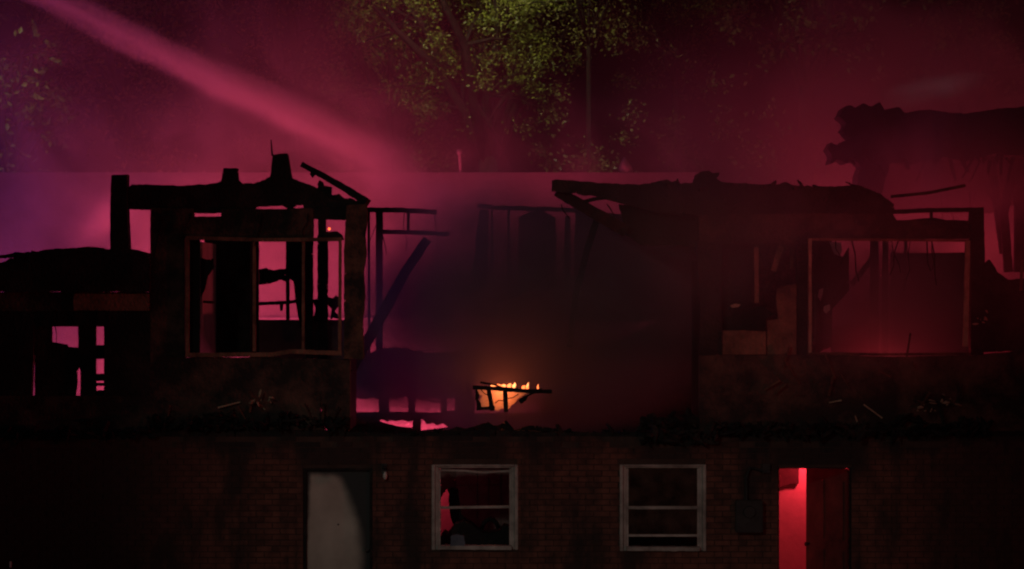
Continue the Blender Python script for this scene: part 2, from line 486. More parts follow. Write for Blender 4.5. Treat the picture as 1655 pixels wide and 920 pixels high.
def smoke(label, loc, rad, mat, rot=(0, 0, 0), group='drifting smoke', name='smoke', cat='smoke'):
    bm = bmesh.new(); bmesh.ops.create_icosphere(bm, subdivisions=3, radius=1.03)
    o = finish(bm, name, mat)
    o.location = loc; o.scale = rad; o.rotation_euler = rot
    tag(o, label, cat, group, 'stuff')
    return o

# ================================================================== SETTING
bm = bmesh.new()
n = 40
g = [[bm.verts.new((-600 + 1200 * i / n, -300 + 1200 * j / n, 0)) for j in range(n + 1)] for i in range(n + 1)]
for i in range(n):
    for j in range(n):
        bm.faces.new((g[i][j], g[i + 1][j], g[i + 1][j + 1], g[i][j + 1]))
gr = finish(bm, 'ground', GROUND); tag(gr, 'dark wet ground around the burned house', kind='structure')

# ================================================================== NEIGHBOURING BUILDING
nb = empty('neighbouring_building', (-6, 16, 0))
tag(nb, 'long flat roofed pale building behind the burned house, lit pink by emergency lights', 'building')
def nbox(name, x0, x1, y0, y1, z0, z1, mat, bev=0):
    o = box(name, x0, x1, y0, y1, z0, z1, mat, nb, bev); o.matrix_parent_inverse = nb.matrix_world.inverted(); o.location = (0, 0, 0)
    o.matrix_parent_inverse = Matrix.Translation((6, -16, 0)); return o
ztop = P(0, 279, 16).z
xr = P(1128, 0, 16).x
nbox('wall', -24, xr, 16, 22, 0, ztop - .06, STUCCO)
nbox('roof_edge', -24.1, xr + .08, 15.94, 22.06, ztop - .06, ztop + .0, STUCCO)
nbox('wing_wall', xr + .01, 13, 16.2, 20, 0, P(0, 378, 16.2).z, PLASTER)
nbox('ledge', -24, xr, 15.93, 16.0, P(0, 517, 16).z, P(0, 513.5, 16).z, CAPM)  # pale band added for the bright line of light along a sill
def npipe(name, pts, rad):
    bm = bmesh.new(); add_tube(bm, pts, rad, 12)
    o = finish(bm, name, PIPE, nb, True); o.matrix_parent_inverse = Matrix.Translation((6, -16, 0)); return o
b0, b1 = P(744.5, 281, 15.99), P(742, 241, 15.99)
v = npipe('vent_pipe', [b0, b0.lerp(b1, .8), b0.lerp(b1, .801), b1], [.026, .026, .055, .05])
b0 = P(1012, 280, 16.1)
npipe('vent_cowl', [b0, b0 + Vector((-.02, 0, .12)), b0 + Vector((-.04, 0, .29))], [.14, .12, .015])

# ================================================================== TREES
def make_tree(name, base, height, fork, spread, nlimb, leaves, leafsize, lmat, label, group, seed, trunk_r=.22, droop=0.0, crown_lo=0.0):
    rnd = random.Random(seed)
    root = empty(name, base)
    tag(root, label, 'tree', group)
    bt = bmesh.new()
    top = Vector((rnd.uniform(-.3, .3), 0, fork))
    add_tube(bt, [Vector((0, 0, -.1)), Vector((.05, 0, fork * .5)), top], [trunk_r * 1.3, trunk_r, trunk_r * .8], 9)
    finish(bt, 'trunk', BARK, root, True)
    tips = []
    for k in range(nlimb):
        bl = bmesh.new()
        a = 2 * math.pi * (k + rnd.uniform(-.3, .3)) / nlimb
        lean = rnd.uniform(.25, 1.0) * spread
        end = top + Vector((math.cos(a) * lean, math.sin(a) * lean * .8, (height - fork) * rnd.uniform(.6, 1.0) - lean * .25))
        pts = [top - Vector((0, 0, .25))]
        for i in range(1, 6):
            t = i / 5
            pts.append(top.lerp(end, t) + Vector((rnd.uniform(-.2, .2), rnd.uniform(-.2, .2), .35 * math.sin(t * math.pi) - droop * t * t)))
        rr = [trunk_r * .55 * (1 - .85 * i / 5) for i in range(6)]
        add_tube(bl, pts, rr, 6)
        for i in range(1, 6):
            for q in range(3):
                d = Vector((rnd.gauss(0, 1), rnd.gauss(0, .8), rnd.gauss(.25, .6))).normalized() * rnd.uniform(.7, 1.7) * (1.15 - .08 * i)
                e = pts[i] + d
                m_ = pts[i] + d * .5 + Vector((0, 0, .08))
                add_tube(bl, [pts[i], m_, e], [rr[i] * .5 + .008, rr[i] * .3 + .006, .005], 4)
                tips.append((m_, e))
        finish(bl, 'limb', BARK, root, True)
    # low sprays down the trunk side
    if crown_lo > 0:
        for q in range(int(10)):
            a = rnd.uniform(0, 6.28); z = rnd.uniform(crown_lo, fork)
            p = Vector((0, 0, z)); e = p + Vector((math.cos(a), math.sin(a), rnd.uniform(-.1, .4))) * rnd.uniform(.8, 1.9)
            tips.append((p.lerp(e, .5), e))
    verts, faces = [], []
    per = max(4, leaves // len(tips))
    for (m_, e) in tips:
        ns = rnd.randint(2, 4)
        if rnd.random() < .2: continue
        for s in range(ns):
            c = m_.lerp(e, rnd.uniform(.1, 1.15)) + Vector((rnd.gauss(0, .22), rnd.gauss(0, .22), rnd.gauss(0, .18)))
            for q in range(per // ns):
                p = c + Vector((rnd.gauss(0, .17), rnd.gauss(0, .17), rnd.gauss(0, .12)))
                L = leafsize * rnd.uniform(.6, 1.3); W = L * rnd.uniform(.4, .6)
                ax = Vector((rnd.gauss(0, 1), rnd.gauss(0, 1), rnd.gauss(-.35, .7))).normalized()
                sd = ax.cross(Vector((rnd.gauss(0, 1), rnd.gauss(0, 1), rnd.gauss(0, 1)))).normalized()
                nm = ax.cross(sd)
                i0 = len(verts)
                verts += [p, p + ax * L * .5 + sd * W * .5 + nm * W * .12, p + ax * L, p + ax * L * .5 - sd * W * .5 + nm * W * .12]
                faces.append((i0, i0 + 1, i0 + 2, i0 + 3))
    me = bpy.data.meshes.new('crown'); me.from_pydata([tuple(v) for v in verts], [], faces)
    link('crown', me, lmat, root)
    return root

TG = 'trees beyond the flat roofed building'
def tbase(px, Y):
    return (P(px, 0, Y).x, Y, 0)
make_tree('broadleaf_tree', tbase(800, 27), 15.0, 7.2, 4.3, 12, 36000, .085, LEAF,
          'large spreading tree with limbs fanning out above the flat roof, lit green', TG, 3, .26)
make_tree('broadleaf_tree', tbase(946, 24.5), 13.5, 9.6, 2.2, 6, 6500, .088, LEAF2,
          'slender tree with a straight thin bare trunk right of the spreading green tree', TG, 5, .06, 0, 6.3)
make_tree('broadleaf_tree', tbase(655, 29), 14.5, 7.4, 3.6, 9, 18000, .088, LEAF,
          'leafy tree left of the spreading tree, its foliage half veiled by purple smoke', TG, 8, .2, 0, 6.5)
make_tree('broadleaf_tree', tbase(1100, 31), 15.5, 9.3, 3.4, 8, 15000, .09, LEAF,
          'tree at the right edge of the lit foliage, its drooping sprays above the bare trunk', TG, 13, .09, .5, 7)
make_tree('broadleaf_tree', tbase(470, 31), 14.0, 8.0, 3.6, 8, 8000, .095, LEAF2,
          'dim tree behind the water stream, seen through smoke', TG, 17, .2, 0, 6)
make_tree('broadleaf_tree', tbase(215, 30), 12.5, 7.6, 3.4, 8, 3400, .17, LEAF2,
          'dim tree behind purple smoke above the tall charred corner post', TG, 21, .2, 0, 6)
make_tree('broadleaf_tree', tbase(20, 28), 11.5, 7.0, 2.4, 7, 3000, .17, LEAF,
          'tree at the far left whose pale leaf cluster glints through purple smoke', TG, 25, .2, 0, 6)
make_tree('broadleaf_tree', tbase(1300, 31), 15.0, 9.0, 3.6, 8, 3400, .17, LEAF2,
          'dim tree right of the lit foliage, almost lost in red smoke', TG, 29, .2, 0, 6)
make_tree('broadleaf_tree', tbase(1560, 31), 15.0, 8.4, 3.6, 8, 3000, .17, LEAF2,
          'dark tree behind the red smoke over the tall roof remnant', TG, 33, .2, 0, 6)

def make_shrub(base, h, r, leaves, label, seed):
    rnd = random.Random(seed)
    root = empty('shrub', base); tag(root, label, 'shrub', 'shrubs behind the flat roof')
    bt = bmesh.new()
    for k in range(6):
        a = rnd.uniform(0, 6.28)
        add_tube(bt, [Vector((0, 0, -.05)), Vector((math.cos(a) * r * .3, math.sin(a) * r * .3, h * .55)), Vector((math.cos(a) * r * .6, math.sin(a) * r * .6, h * .92))], [.05, .035, .01], 6)
    finish(bt, 'stem', BARK, root, True)
    verts, faces = [], []
    cl = [Vector((rnd.gauss(0, r * .5), rnd.gauss(0, r * .5), h * (.55 + .5 * rnd.random()))) for _ in range(26)]
    for q in range(leaves):
        c = rnd.choice(cl)
        p = c + Vector((rnd.gauss(0, .15), rnd.gauss(0, .15), rnd.gauss(0, .13)))
        L = .13 * rnd.uniform(.6, 1.3); W = L * .5
        ax = Vector((rnd.gauss(0, 1), rnd.gauss(0, 1), rnd.gauss(0, .8))).normalized()
        sd = ax.cross(Vector((rnd.gauss(0, 1), rnd.gauss(0, 1), rnd.gauss(0, 1)))).normalized()
        i0 = len(verts)
        verts += [p, p + ax * L * .5 + sd * W * .5, p + ax * L, p + ax * L * .5 - sd * W * .5]
        faces.append((i0, i0 + 1, i0 + 2, i0 + 3))
    me = bpy.data.meshes.new('crown'); me.from_pydata([tuple(v) for v in verts], [], faces)
    link('crown', me, LEAF2, root)
make_shrub(tbase(893, 23.6), 7.0, .55, 1200, 'bright shrub top showing over the flat roof just left of the slender trunk', 41)
make_shrub(tbase(972, 23.6), 6.75, .5, 700, 'low shrub top over the flat roof just right of the slender trunk', 43)

# ================================================================== BURNED HOUSE
H = empty('burned_house', (0, 0, 0))
tag(H, 'burned out brick house with charred upper frame and roof gone', 'house')

# ---- ground floor brick wall with its openings
ZT = P(0, 706).z
openings = [(490, 757, 602, 1014), (699, 751, 836, 889), (1003, 751, 1140, 891), (1258, 756, 1376, 1014)]   # px
OPN = [(P(a, 0).x, P(c, 0).x, max(0, P(0, d).z), P(0, b).z) for a, b, c, d in openings]
XL, XR = -8.4, 8.4
bm = bmesh.new()
xs = sorted([XL, XR] + [v for o in OPN for v in o[:2]])
for i in range(len(xs) - 1):
    xa, xb = xs[i], xs[i + 1]
    op = next((o for o in OPN if abs(o[0] - xa) < 1e-5 and abs(o[1] - xb) < 1e-5), None)
    if op is None: add_box(bm, xa, xb, .012, .24, 0, ZT)
    else:
        add_box(bm, xa, xb, .012, .24, op[3], ZT)
        if op[2] > .01: add_box(bm, xa, xb, .012, .24, 0, op[2])
BW = finish(bm, 'brick_wall', MORTAR, H)
BL, BH, J = .198, .065, .010
def brick_mesh(name, L):
    bm = bmesh.new(); add_box(bm, 0, L, 0, .10, 0, BH)
    fr = [e for e in bm.edges if all(abs(v.co.y) < 1e-6 for v in e.verts)]
    bmesh.ops.bevel(bm, geom=fr, offset=.004, segments=1, affect='EDGES')
    bmesh.ops.recalc_face_normals(bm, faces=bm.faces)
    me = bpy.data.meshes.new(name); bm.to_mesh(me); bm.free(); me.materials.append(BRICK)
    return me
bricks = []
rnd = random.Random(4)
row = 0; z = .004
while z + BH < ZT + .03:
    x = XL - (BL + J) * (.5 if row % 2 else 0)
    while x < XR:
        segs_ = [(x, x + BL)]
        for o in OPN:
            if z + BH > o[2] - .004 and z < o[3] + .004:
                new = []
                for a, b in segs_:
                    if b <= o[0] or a >= o[1]: new.append((a, b)); continue
                    if a < o[0] - .03: new.append((a, o[0] - .003))
                    if b > o[1] + .03: new.append((o[1] + .003, b))
                segs_ = new
        for a, b in segs_:
            # the burned top edge has lost some bricks
            if z + BH > ZT - .12 and rnd.random() < .3: continue
            bricks.append((a, z, b - a))
        x += BL + J
    z += BH + J; row += 1
full = brick_mesh('brick', BL)
# the three hundred that show best: the lit middle of the facade
def score(b):
    cx = b[0] + b[2] / 2; cz = b[1]
    inview = cz > .76
    near = min(abs(cx - c) for c in (-3.2, -1.4, .75, 2.9))
    return (0 if inview and abs(b[2] - BL) < 1e-4 else 1, near + abs(cz - 1.3) * .25)
bricks.sort(key=score)
rest = bmesh.new()
for i, (x, z, L) in enumerate(bricks):
    dy = rnd.uniform(-.003, .003); dx = rnd.uniform(-.002, .002)
    if i < 295:
        o = link('brick', full, None, BW); o.location = (x + dx, dy, z)
        o.rotation_euler = (0, rnd.uniform(-.006, .006), 0)
    else:
        add_box(rest, x + dx, x + dx + L, dy, .10, z, z + BH)
rb = finish(rest, 'bricks', BRICK, BW); rb['kind'] = 'stuff'

# ---- sagging burned sill timber along the top of the brickwork
for pts in ([(560, 697), (640, 700), (720, 695), (800, 694)], [(802, 694), (880, 697), (960, 699), (1040, 697), (1132, 693)]):
    bar('sill_plate', [(x, y + 6) for x, y in pts], .12, 11, .2, CHAR, H, .015, 8)
for (a, b) in ((-20, 180), (182, 380), (382, 558), (1134, 1320), (1322, 1500), (1502, 1670)):
    bar('sill_plate', [(a, 703), (b, 703)], .12, 16, .2, CHAR, H, .012, 12)

# ---- white door sooted to a pale tongue
dx0 = P(491, 0).x; dw = P(601, 0).x - dx0; dz = OPN[0][3] - .03
bm = bmesh.new(); add_box(bm, 0, dw, 0, .045, 0, dz)
dl = finish(bm, 'door', DOORM, H); dl.location = (dx0, .09, 0)
dl['label'] = 'white door blackened by soot except a pale tongue'
bm = bmesh.new()
add_tube(bm, [(dw - .07, -.06, 1.0), (dw - .07, 0, 1.0)], [.028, .012], 10)
hk = finish(bm, 'handle', IRON, dl)
bm = bmesh.new(); add_tube(bm, [(dw * .5, -.008, 1.32), (dw * .5, .01, 1.32)], [.012, .012], 10); finish(bm, 'peephole', IRON, dl)
bm = bmesh.new()
add_box(bm, dx0 - .004, dx0 + .03, .02, .2, 0, dz + .03); add_box(bm, dx0 + dw - .03, dx0 + dw + .004, .02, .2, 0, dz + .03)
add_box(bm, dx0 + .03, dx0 + dw - .03, .02, .2, dz, dz + .03)
finish(bm, 'door_frame', CHAR, H)

# ---- right door, half open inwards, red light in the hall
hx0, hx1 = OPN[3][0], OPN[3][1]; hz = OPN[3][3]
bm = bmesh.new()
add_box(bm, hx0 - .003, hx0 + .012, .02, .24, 0, hz); add_box(bm, hx1 - .03, hx1 + .003, .02, .24, 0, hz); add_box(bm, hx0 + .012, hx1 - .03, .02, .24, hz - .012, hz + .003)
finish(bm, 'door_frame', CHAR, H)
bm = bmesh.new(); add_box(bm, -.90, 0, 0, .045, .01, hz - .03)
for (za, zb) in ((.15, .95), (1.1, hz - .2)):
    for (xa, xb) in ((-.82, -.5), (-.4, -.08)):
        add_box(bm, xa, xb, -.012, 0, za, zb)
d2 = finish(bm, 'door', rough_mat('dark_red_door', (.05, .028, .026), (.15, .065, .055), 3, .6, .3, 20), H)
d2.location = (hx1 - .03, .2, 0); d2.rotation_euler = (0, 0, R(-59))
d2['label'] = 'half open door at the red lit hall'
bm = bmesh.new(); add_tube(bm, [(-.83, -.06, 1.0), (-.83, 0, 1.0)], [.03, .014], 10)
finish(bm, 'handle', IRON, d2)
# hall: side wall, back wall, thin dark panel painted as overhead shade
HALLW = rough_mat('hall_paint', (.45, .42, .40), (.62, .58, .56), 1.5, .8, .25, 18)
box('hall_wall', hx0 - .35, hx1 + .6, 2.5, 2.6, 0, 2.36, HALLW, H)
box('hall_side_wall', hx0 - .45, hx0 - .36, .25, 2.5, 0, 2.36, HALLW, H)
box('hall_side_wall', hx1 + .61, hx1 + .7, .25, 2.5, 0, 2.36, PLASTER, H)
prism('hall_shade_panel', [(1225, 740), (1292, 740), (1291, 782), (1280, 782), (1262, 787), (1225, 800)], 2.43, .06, SHADEPLASTER, H)  # flat dark panel, overhead shade put into its colour and outline

# ---- ground floor windows
def gwindow(o, broken):
    a, b, z0, z1 = o
    w = empty('window', (0, 0, 0)); w.parent = H
    fw = .075
    bm = bmesh.new()
    for (u, v_, ya) in ((a - .01, a + .035, -.014), (a + .035, a + fw, .018), (b - fw, b - .035, .018), (b - .035, b + .01, -.014)):
        add_box(bm, u, v_, ya, .12, z0, z1)
    add_box(bm, a + fw, b - fw, .012, .12, z1 - .045, z1 - .022); add_box(bm, a + .035, b - .035, -.010, .010, z1 - .022, z1)
    bmesh.ops.bevel(bm, geom=bm.edges[:], offset=.006, segments=1, affect='EDGES')
    finish(bm, 'frame', FRAME, w)
    for xa_ in (a + fw, b - fw - .028):
        bm = bmesh.new(); add_box(bm, xa_, xa_ + .028, .03, .075, z0 + .06, z1 - .052); finish(bm, 'track', FRAME, w)
    zm = P(0, 821).z
    sags = [(-.0, 0), (-.02, 1)]
    if broken:
        bm = bmesh.new(); L, Rr = a + fw + .03, b - fw - .03
        pts = [Vector((L, .05, z1 - .075)), Vector((L + .35 * (Rr - L), .05, z1 - .082)), Vector((L + .62 * (Rr - L), .05, z1 - .105)), Vector((Rr, .05, z1 - .085))]
        add_bar(bm, pts, .022, .03, .004, 5); finish(bm, 'sash_rail', FRAME, w)
        bm = bmesh.new(); add_bar(bm, [Vector((L, .05, zm)), Vector((Rr, .05, zm + .012))], .032, .04, .005, 8); finish(bm, 'sash_rail', FRAME, w)
    else:
        bm = bmesh.new(); add_box(bm, a + fw + .03, b - fw - .03, .03, .075, zm - .02, zm + .02); finish(bm, 'sash_rail', FRAME, w)
        zl = P(0, 866).z
        bm = bmesh.new(); add_box(bm, a + fw + .03, b - fw - .03, .03, .075, zl - .015, zl + .015); finish(bm, 'sash_rail', FRAME, w)
        bm = bmesh.new(); add_box(bm, a + fw + .03, b - fw - .03, .05, .056, zm + .02, z1 - .052); finish(bm, 'pane', GLASS, w)
        bm = bmesh.new(); add_box(bm, a + fw + .03, b - fw - .03, .05, .056, zl + .015, zm - .02); finish(bm, 'pane', GLASS, w)
    bm = bmesh.new()
    add_bar(bm, [Vector((a + fw, .02, z0 + .035)), Vector((b - fw, .02, z0 + .03))], .05, .16, .008, 14)
    finish(bm, 'sill', FRAME, w)
    return w
wA = gwindow(OPN[1], True); wA['label'] = 'broken window with a warped top rail and wrecked room behind'
wB = gwindow(OPN[2], False); wB['label'] = 'dark double hung window with its lower sash slightly raised'

# room behind the broken window: gridded partition with a gap at its left
bm = bmesh.new()
xa, xb = P(690, 0, 3).x, P(860, 0, 3).x
add_prism(bm, [(735, 700), (860, 700), (860, 960), (735, 960)], 3.0, .06)
finish(bm, 'partition', PLASTER, H)
part = [o for o in H.children if o.name.startswith('partition')][-1]
gx = [737, 772, 790, 810, 828, 848]; gy = [712, 742, 784, 820, 862, 900]
pm = rough_mat('wall_tile', (.12, .10, .09), (.26, .21, .19), 3, .5, .15, 30)
for i in range(len(gx) - 1):
    for j in range(len(gy) - 1):
        prism('wall_tile', rect(gx[i] + .6, gy[j] + .6, gx[i + 1] - .6, gy[j + 1] - .6), 2.975, .024, pm, part)
prism('partition', [(640, 700), (712, 700), (712, 960), (640, 960)], 3.0, .06, PLASTER, H)
prism('partition', [(712, 700), (735, 700), (735, 792), (727, 799), (722, 790), (716, 800), (712, 806)], 3.0, .06, PLASTER, H, 1.0, 4)
box('room_wall', P(640, 0, 4.6).x, P(900, 0, 4.6).x, 4.6, 4.7, 0, 2.25, HALLW, H)
prism('partition', rect(960, 712, 1180, 1000), 3.4, .06, SOOTWALL, H)
prism('room_side_wall', rect(868, 712, 872, 1010), .3, 3.0, SOOTWALL, H)
prism('room_side_wall', rect(628, 712, 632, 1010), .3, 3.0, SOOTWALL, H)

# ---- wall lamp, meter box
wl = empty('wall_lamp', (0, 0, 0)); wl.parent = H
bm = bmesh.new(); p = P(621, 757)
add_box(bm, p.x - .035, p.x + .035, -.03, .0, p.z - .07, p.z + .06); add_tube(bm, [(p.x, -.02, p.z + .03), (p.x, -.09, p.z + .05), (p.x, -.10, p.z - .0)], [.012, .012, .03], 8)
finish(bm, 'bracket', IRON, wl)
bm = bmesh.new(); bmesh.ops.create_uvsphere(bm, u_segments=12, v_segments=8, radius=.035)
bmesh.ops.transform(bm, matrix=Matrix.Translation((p.x + .015, -.10, p.z - .09)) @ Matrix.Diagonal((.8, .8, 1.5, 1)), verts=bm.verts)
bulbm = rough_mat('glass_bulb', (.7, .65, .6), (.8, .78, .75), 3, .12, 0, 10, spec=.8)
finish(bm, 'bulb', bulbm, wl, True)
mbx = empty('meter_box', (0, 0, 0)); mbx.parent = H
a, b = P(1188, 808), P(1232, 860)
bm = bmesh.new(); add_box(bm, a.x, b.x, -.14, -.001, b.z, a.z); bmesh.ops.bevel(bm, geom=bm.edges[:], offset=.012, segments=2, affect='EDGES')
finish(bm, 'case', IRON, mbx)
bm = bmesh.new(); c = (a.x + b.x) / 2 - .03
add_tube(bm, [(c, -.05, a.z), (c, -.05, a.z + .3), (c + .05, -.05, a.z + .42), (P(1238, 0).x, -.05, P(0, 762).z)], [.018] * 4, 8)
finish(bm, 'conduit', IRON, mbx)
bm = bmesh.new(); add_tube(bm, [((a.x + b.x) / 2, -.17, (a.z + b.z) / 2 + .06), ((a.x + b.x) / 2, -.13, (a.z + b.z) / 2 + .06)], [.075, .085], 14)
finish(bm, 'meter', IRON, mbx)
p = P(1238, 757)
bm = bmesh.new(); add_box(bm, p.x - .05, p.x + .05, -.06, -.001, p.z - .06, p.z + .06); finish(bm, 'junction_box', IRON, H)

# ---- upper floor slabs (the middle has fallen in)
zf = P(0, 700).z
box('floor', XL, P(500, 0).x, .26, 7, zf - .12, zf - .01, CHAR, H)
box('floor', P(1135, 0).x, XR, .26, 7, zf - .12, zf - .01, CHAR, H)

# ---- upper storey, left part : low roof, wall with small window
F = .18
prism('roof_remnant', [(-60, 440), (0, 425), (40, 408), (98, 402), (150, 399), (176, 403), (205, 402), (224, 406), (236, 412), (242, 420), (242, 472), (-60, 472)], -.12, .5, CHAR, H, 1.7, 4)
rnd = random.Random(9)
for k in range(16):
    x = rnd.uniform(-10, 225); y = 412 - 10 * math.sin(max(0, min(1, x / 200)) * 2.6) + rnd.uniform(0, 8)
    bar('burned_lath', [(x, y), (x + rnd.uniform(14, 44), y + rnd.uniform(-7, 7))], [-.1, .1], rnd.uniform(3, 6), .06, BLACKCHAR, H, .008, 4, .6)
prism('siding_panel', [(-60, 472), (243, 472), (243, 503), (-60, 503)], -.02, F, SOOTWALL, H)
prism('siding_panel', [(119, 475), (241, 475), (241, 502), (119, 502)], -.05, .028, SIDING, H, .5)
prism('header', [(-60, 503), (243, 503), (243, 528), (-60, 528)], .0, F, CHAR, H)
prism('wall_panel', [(-60, 528), (54, 528), (54, 560), (50, 640), (-60, 640)], .0, F, CHAR, H)
prism('wall_panel', [(168, 528), (243, 528), (243, 640), (168, 640)], .0, F, CHAR, H)
prism('burned_board', [(56, 528), (84, 528), (84, 553), (97, 555), (108, 557), (110, 561), (126, 562), (127, 596), (124, 600), (125, 618), (122, 640), (56, 640)], .1, .06, CHAR, H, .4, 5)
prism('mullion', [(126, 528), (155, 528), (155, 640), (130, 640), (130, 600), (127, 590)], .1, .07, CHAR, H, .3)
for (y0, y1) in ((558, 580), (604, 616), (619, 624), (631, 641)):
    prism('burned_board', rect(154, y0, 169, y1), .12, .05, CHAR, H, .4, 4)
prism('wall_panel', [(-60, 640), (518, 640), (517, 676), (516, 684), (521, 690), (524, 695), (-60, 695)], .0, F, SOOTWALL, H, .5)
prism('wall_panel', [(519, 640), (566, 640), (566, 695), (529, 695), (526, 690), (524, 681), (519, 680)], .0, F, SOOTWALL, H, .4)
prism('wall_panel', [(243, 578), (430, 578), (566, 582), (566, 640), (243, 640)], .01, F, SOOTWALL, H, .6)

# ---- upper storey, left bay with the wide window
prism('post', [(180, 283), (205, 282), (205, 330), (208, 408), (178, 408), (178, 330)], -.05, .28, CHAR, H, .4)
prism('wall_panel', [(243, 352), (250, 348), (298, 350), (298, 578), (243, 578)], .0, F, SIDING if False else SOOTWALL, H, .5)
prism('roof_beam', [(205, 306), (214, 298), (250, 299), (300, 300), (350, 296), (357, 293), (361, 272), (383, 272), (384, 290), (392, 297), (420, 294), (436, 286), (441, 250), (464, 248), (471, 287), (483, 293), (500, 298), (515, 306), (535, 321), (566, 333), (566, 343), (492, 344), (490, 331), (478, 331), (470, 343), (456, 332), (414, 334), (404, 343), (358, 343), (340, 345), (313, 344), (243, 339), (205, 338)], .06, .24, CHAR, H, 1.1, 4)
bar('splinter', [(440, 252), (439, 240), (438, 226)], .1, 3.2, .03, CHAR, H, .004, 4, .6)
prism('header', [(243, 336), (312, 337), (313, 350), (357, 350), (358, 338), (413, 338), (456, 338), (477, 337), (490, 336), (506, 337), (506, 386), (298, 384), (243, 384)], .02, .16, SOOTWALL, H, .5)
prism('stud', rect(514, 335, 527, 386), .04, .1, CHAR, H, .4)
prism('burned_board', [(524, 375), (545, 374), (553, 380), (556, 388), (520, 388)], .03, .1, CHAR, H, .5, 4)
prism('header', [(506, 336), (566, 332), (566, 352), (556, 356), (506, 354)], .05, .14, CHAR, H, .7)
prism('post', [(560, 332), (592, 330), (594, 345), (590, 380), (592, 410), (587, 440), (590, 480), (586, 520), (588, 580), (556, 580), (556, 400)], .0, .2, CHARB, H, .8)
# window trim and mullions
bar('window_trim', [(303, 384), (303, 570)], -.02, 6, .06, TRIM, H, .004)
bar('window_trim', [(300, 384.5), (430, 388), (552, 387)], -.02, 6, .06, TRIM, H, .004)
bar('window_trim', [(550, 388), (549, 568)], -.02, 5, .06, TRIM, H, .004)
bar('window_trim', [(300, 574), (440, 573), (470, 568), (552, 571)], -.02, 7, .06, TRIM, H, .008)
bar('mullion', [(411, 390), (411, 568)], .04, 5, .06, TRIM, H, .004)
bar('mullion', [(490.5, 391), (490, 568)], .04, 4.5, .05, TRIM, H, .005)

# burned rafter on the left bay's right corner
bar('rafter', [(488, 266), (520, 283), (560, 306), (594, 328)], [.3, .25, .2, .1], 8, .09, CHAR, H, .012, 7, 1.6)
prism('burned_board', [(500, 281), (507, 276), (512, 280), (505, 288)], .3, .05, CHAR, H, .4, 3)
prism('burned_board', [(513, 298), (516, 291), (522, 294), (524, 300), (536, 302), (537, 340), (513, 340)], .25, .06, CHAR, H, .6, 4)
prism('burned_board', [(536, 316), (548, 313), (553, 318), (560, 322), (566, 334), (536, 334)], .28, .05, CHAR, H, .8, 4)

box('partition', P(556, 0, .3).x, P(563, 0, .3).x, .3, 2.4, zf, P(0, 520).z, BLACKCHAR, H)  # added blocker, keeps the firelight out of the left bay
box('partition', P(1140, 0, .3).x, P(1140, 0, .3).x + .1, .3, 3.4, zf, P(0, 420).z, BLACKCHAR, H)  # added blocker, keeps the firelight out of the right bay
prism('burned_board', [(553, 321), (566, 320), (592, 331), (594, 350), (546, 342)], .12, .06, CHAR, H, .8, 4)
# inside the left bay : partition lit from behind and the rear frame
px_ = -4.075
box('partition', px_ - .05, px_, .25, 2.6, zf, P(0, 392, 1).z, WHITEWALL, H)
prism('stud', rect(309, 386, 323, 578), .19, .055, BLACKCHAR, H, .5)
prism('wall_panel', [(286, 385), (318, 386), (314, 575), (286, 578)], 2.62, .12, CHAR, H, .4)
prism('wall_panel', [(346, 385), (405, 387), (405, 575), (346, 575)], 2.62, .12, CHAR, H, .4)
prism('burned_curtain', [(309, 418), (322, 416), (334, 420), (345, 418), (345, 434), (336, 446), (330, 470), (322, 486), (312, 486), (316, 450), (309, 440)], .5, .04, CHAR, H, .9, 4)
bar('rail', [(312, 487), (346, 489)], .8, 4, .03, CHAR, H, .004)
RY = 6.8
prism('stud', rect(404, 380, 418, 585), RY - .6, .1, CHAR, H, .6)
prism('burned_board', [(416, 436), (430, 433), (441, 437), (452, 435), (464, 434), (464, 456), (455, 452), (447, 455), (436, 459), (416, 460)], RY, .08, CHAR, H, 1.2, 3)
bar('rail', [(416, 491), (440, 490), (466, 489), (490, 485)], RY, 5.5, .05, CHAR, H, .008, 6)
prism('burned_board', [(452, 492), (458, 492), (457, 502), (453, 503)], RY + .1, .03, CHAR, H, .5, 3)
prism('stud', rect(462, 380, 468, 530), RY + .05, .06, CHAR, H, .3)
prism('burned_board', [(462, 380), (497, 380), (497, 530), (485, 530), (479, 495), (474, 455), (470, 452), (463, 452)], RY - .1, .06, CHAR, H, .5)
prism('stud', rect(494, 380, 506, 585), RY - .5, .1, CHAR, H, .8, 5)
prism('stud', rect(513, 380, 530, 585), RY - .3, .1, CHAR, H, .8, 5)
prism('sill_panel', [(404, 517), (560, 517), (560, 640), (404, 640)], RY + .02, .1, PLASTER, H, .2)
prism('burned_board', [(504, 484), (514, 483), (514, 520), (505, 520), (510, 500)], RY - .2, .05, CHAR, H, .8, 4)
prism('burned_board', [(529, 480), (538, 482), (543, 477), (548, 483), (548, 494), (541, 504), (545, 508), (548, 505), (546, 516), (538, 514), (533, 520), (536, 500), (529, 492)], RY - .1, .05, CHAR, H, .7, 3)
prism('wall_panel', [(330, 360), (352, 360), (352, 640), (330, 640)], RY, .1, CHAR, H, .4)

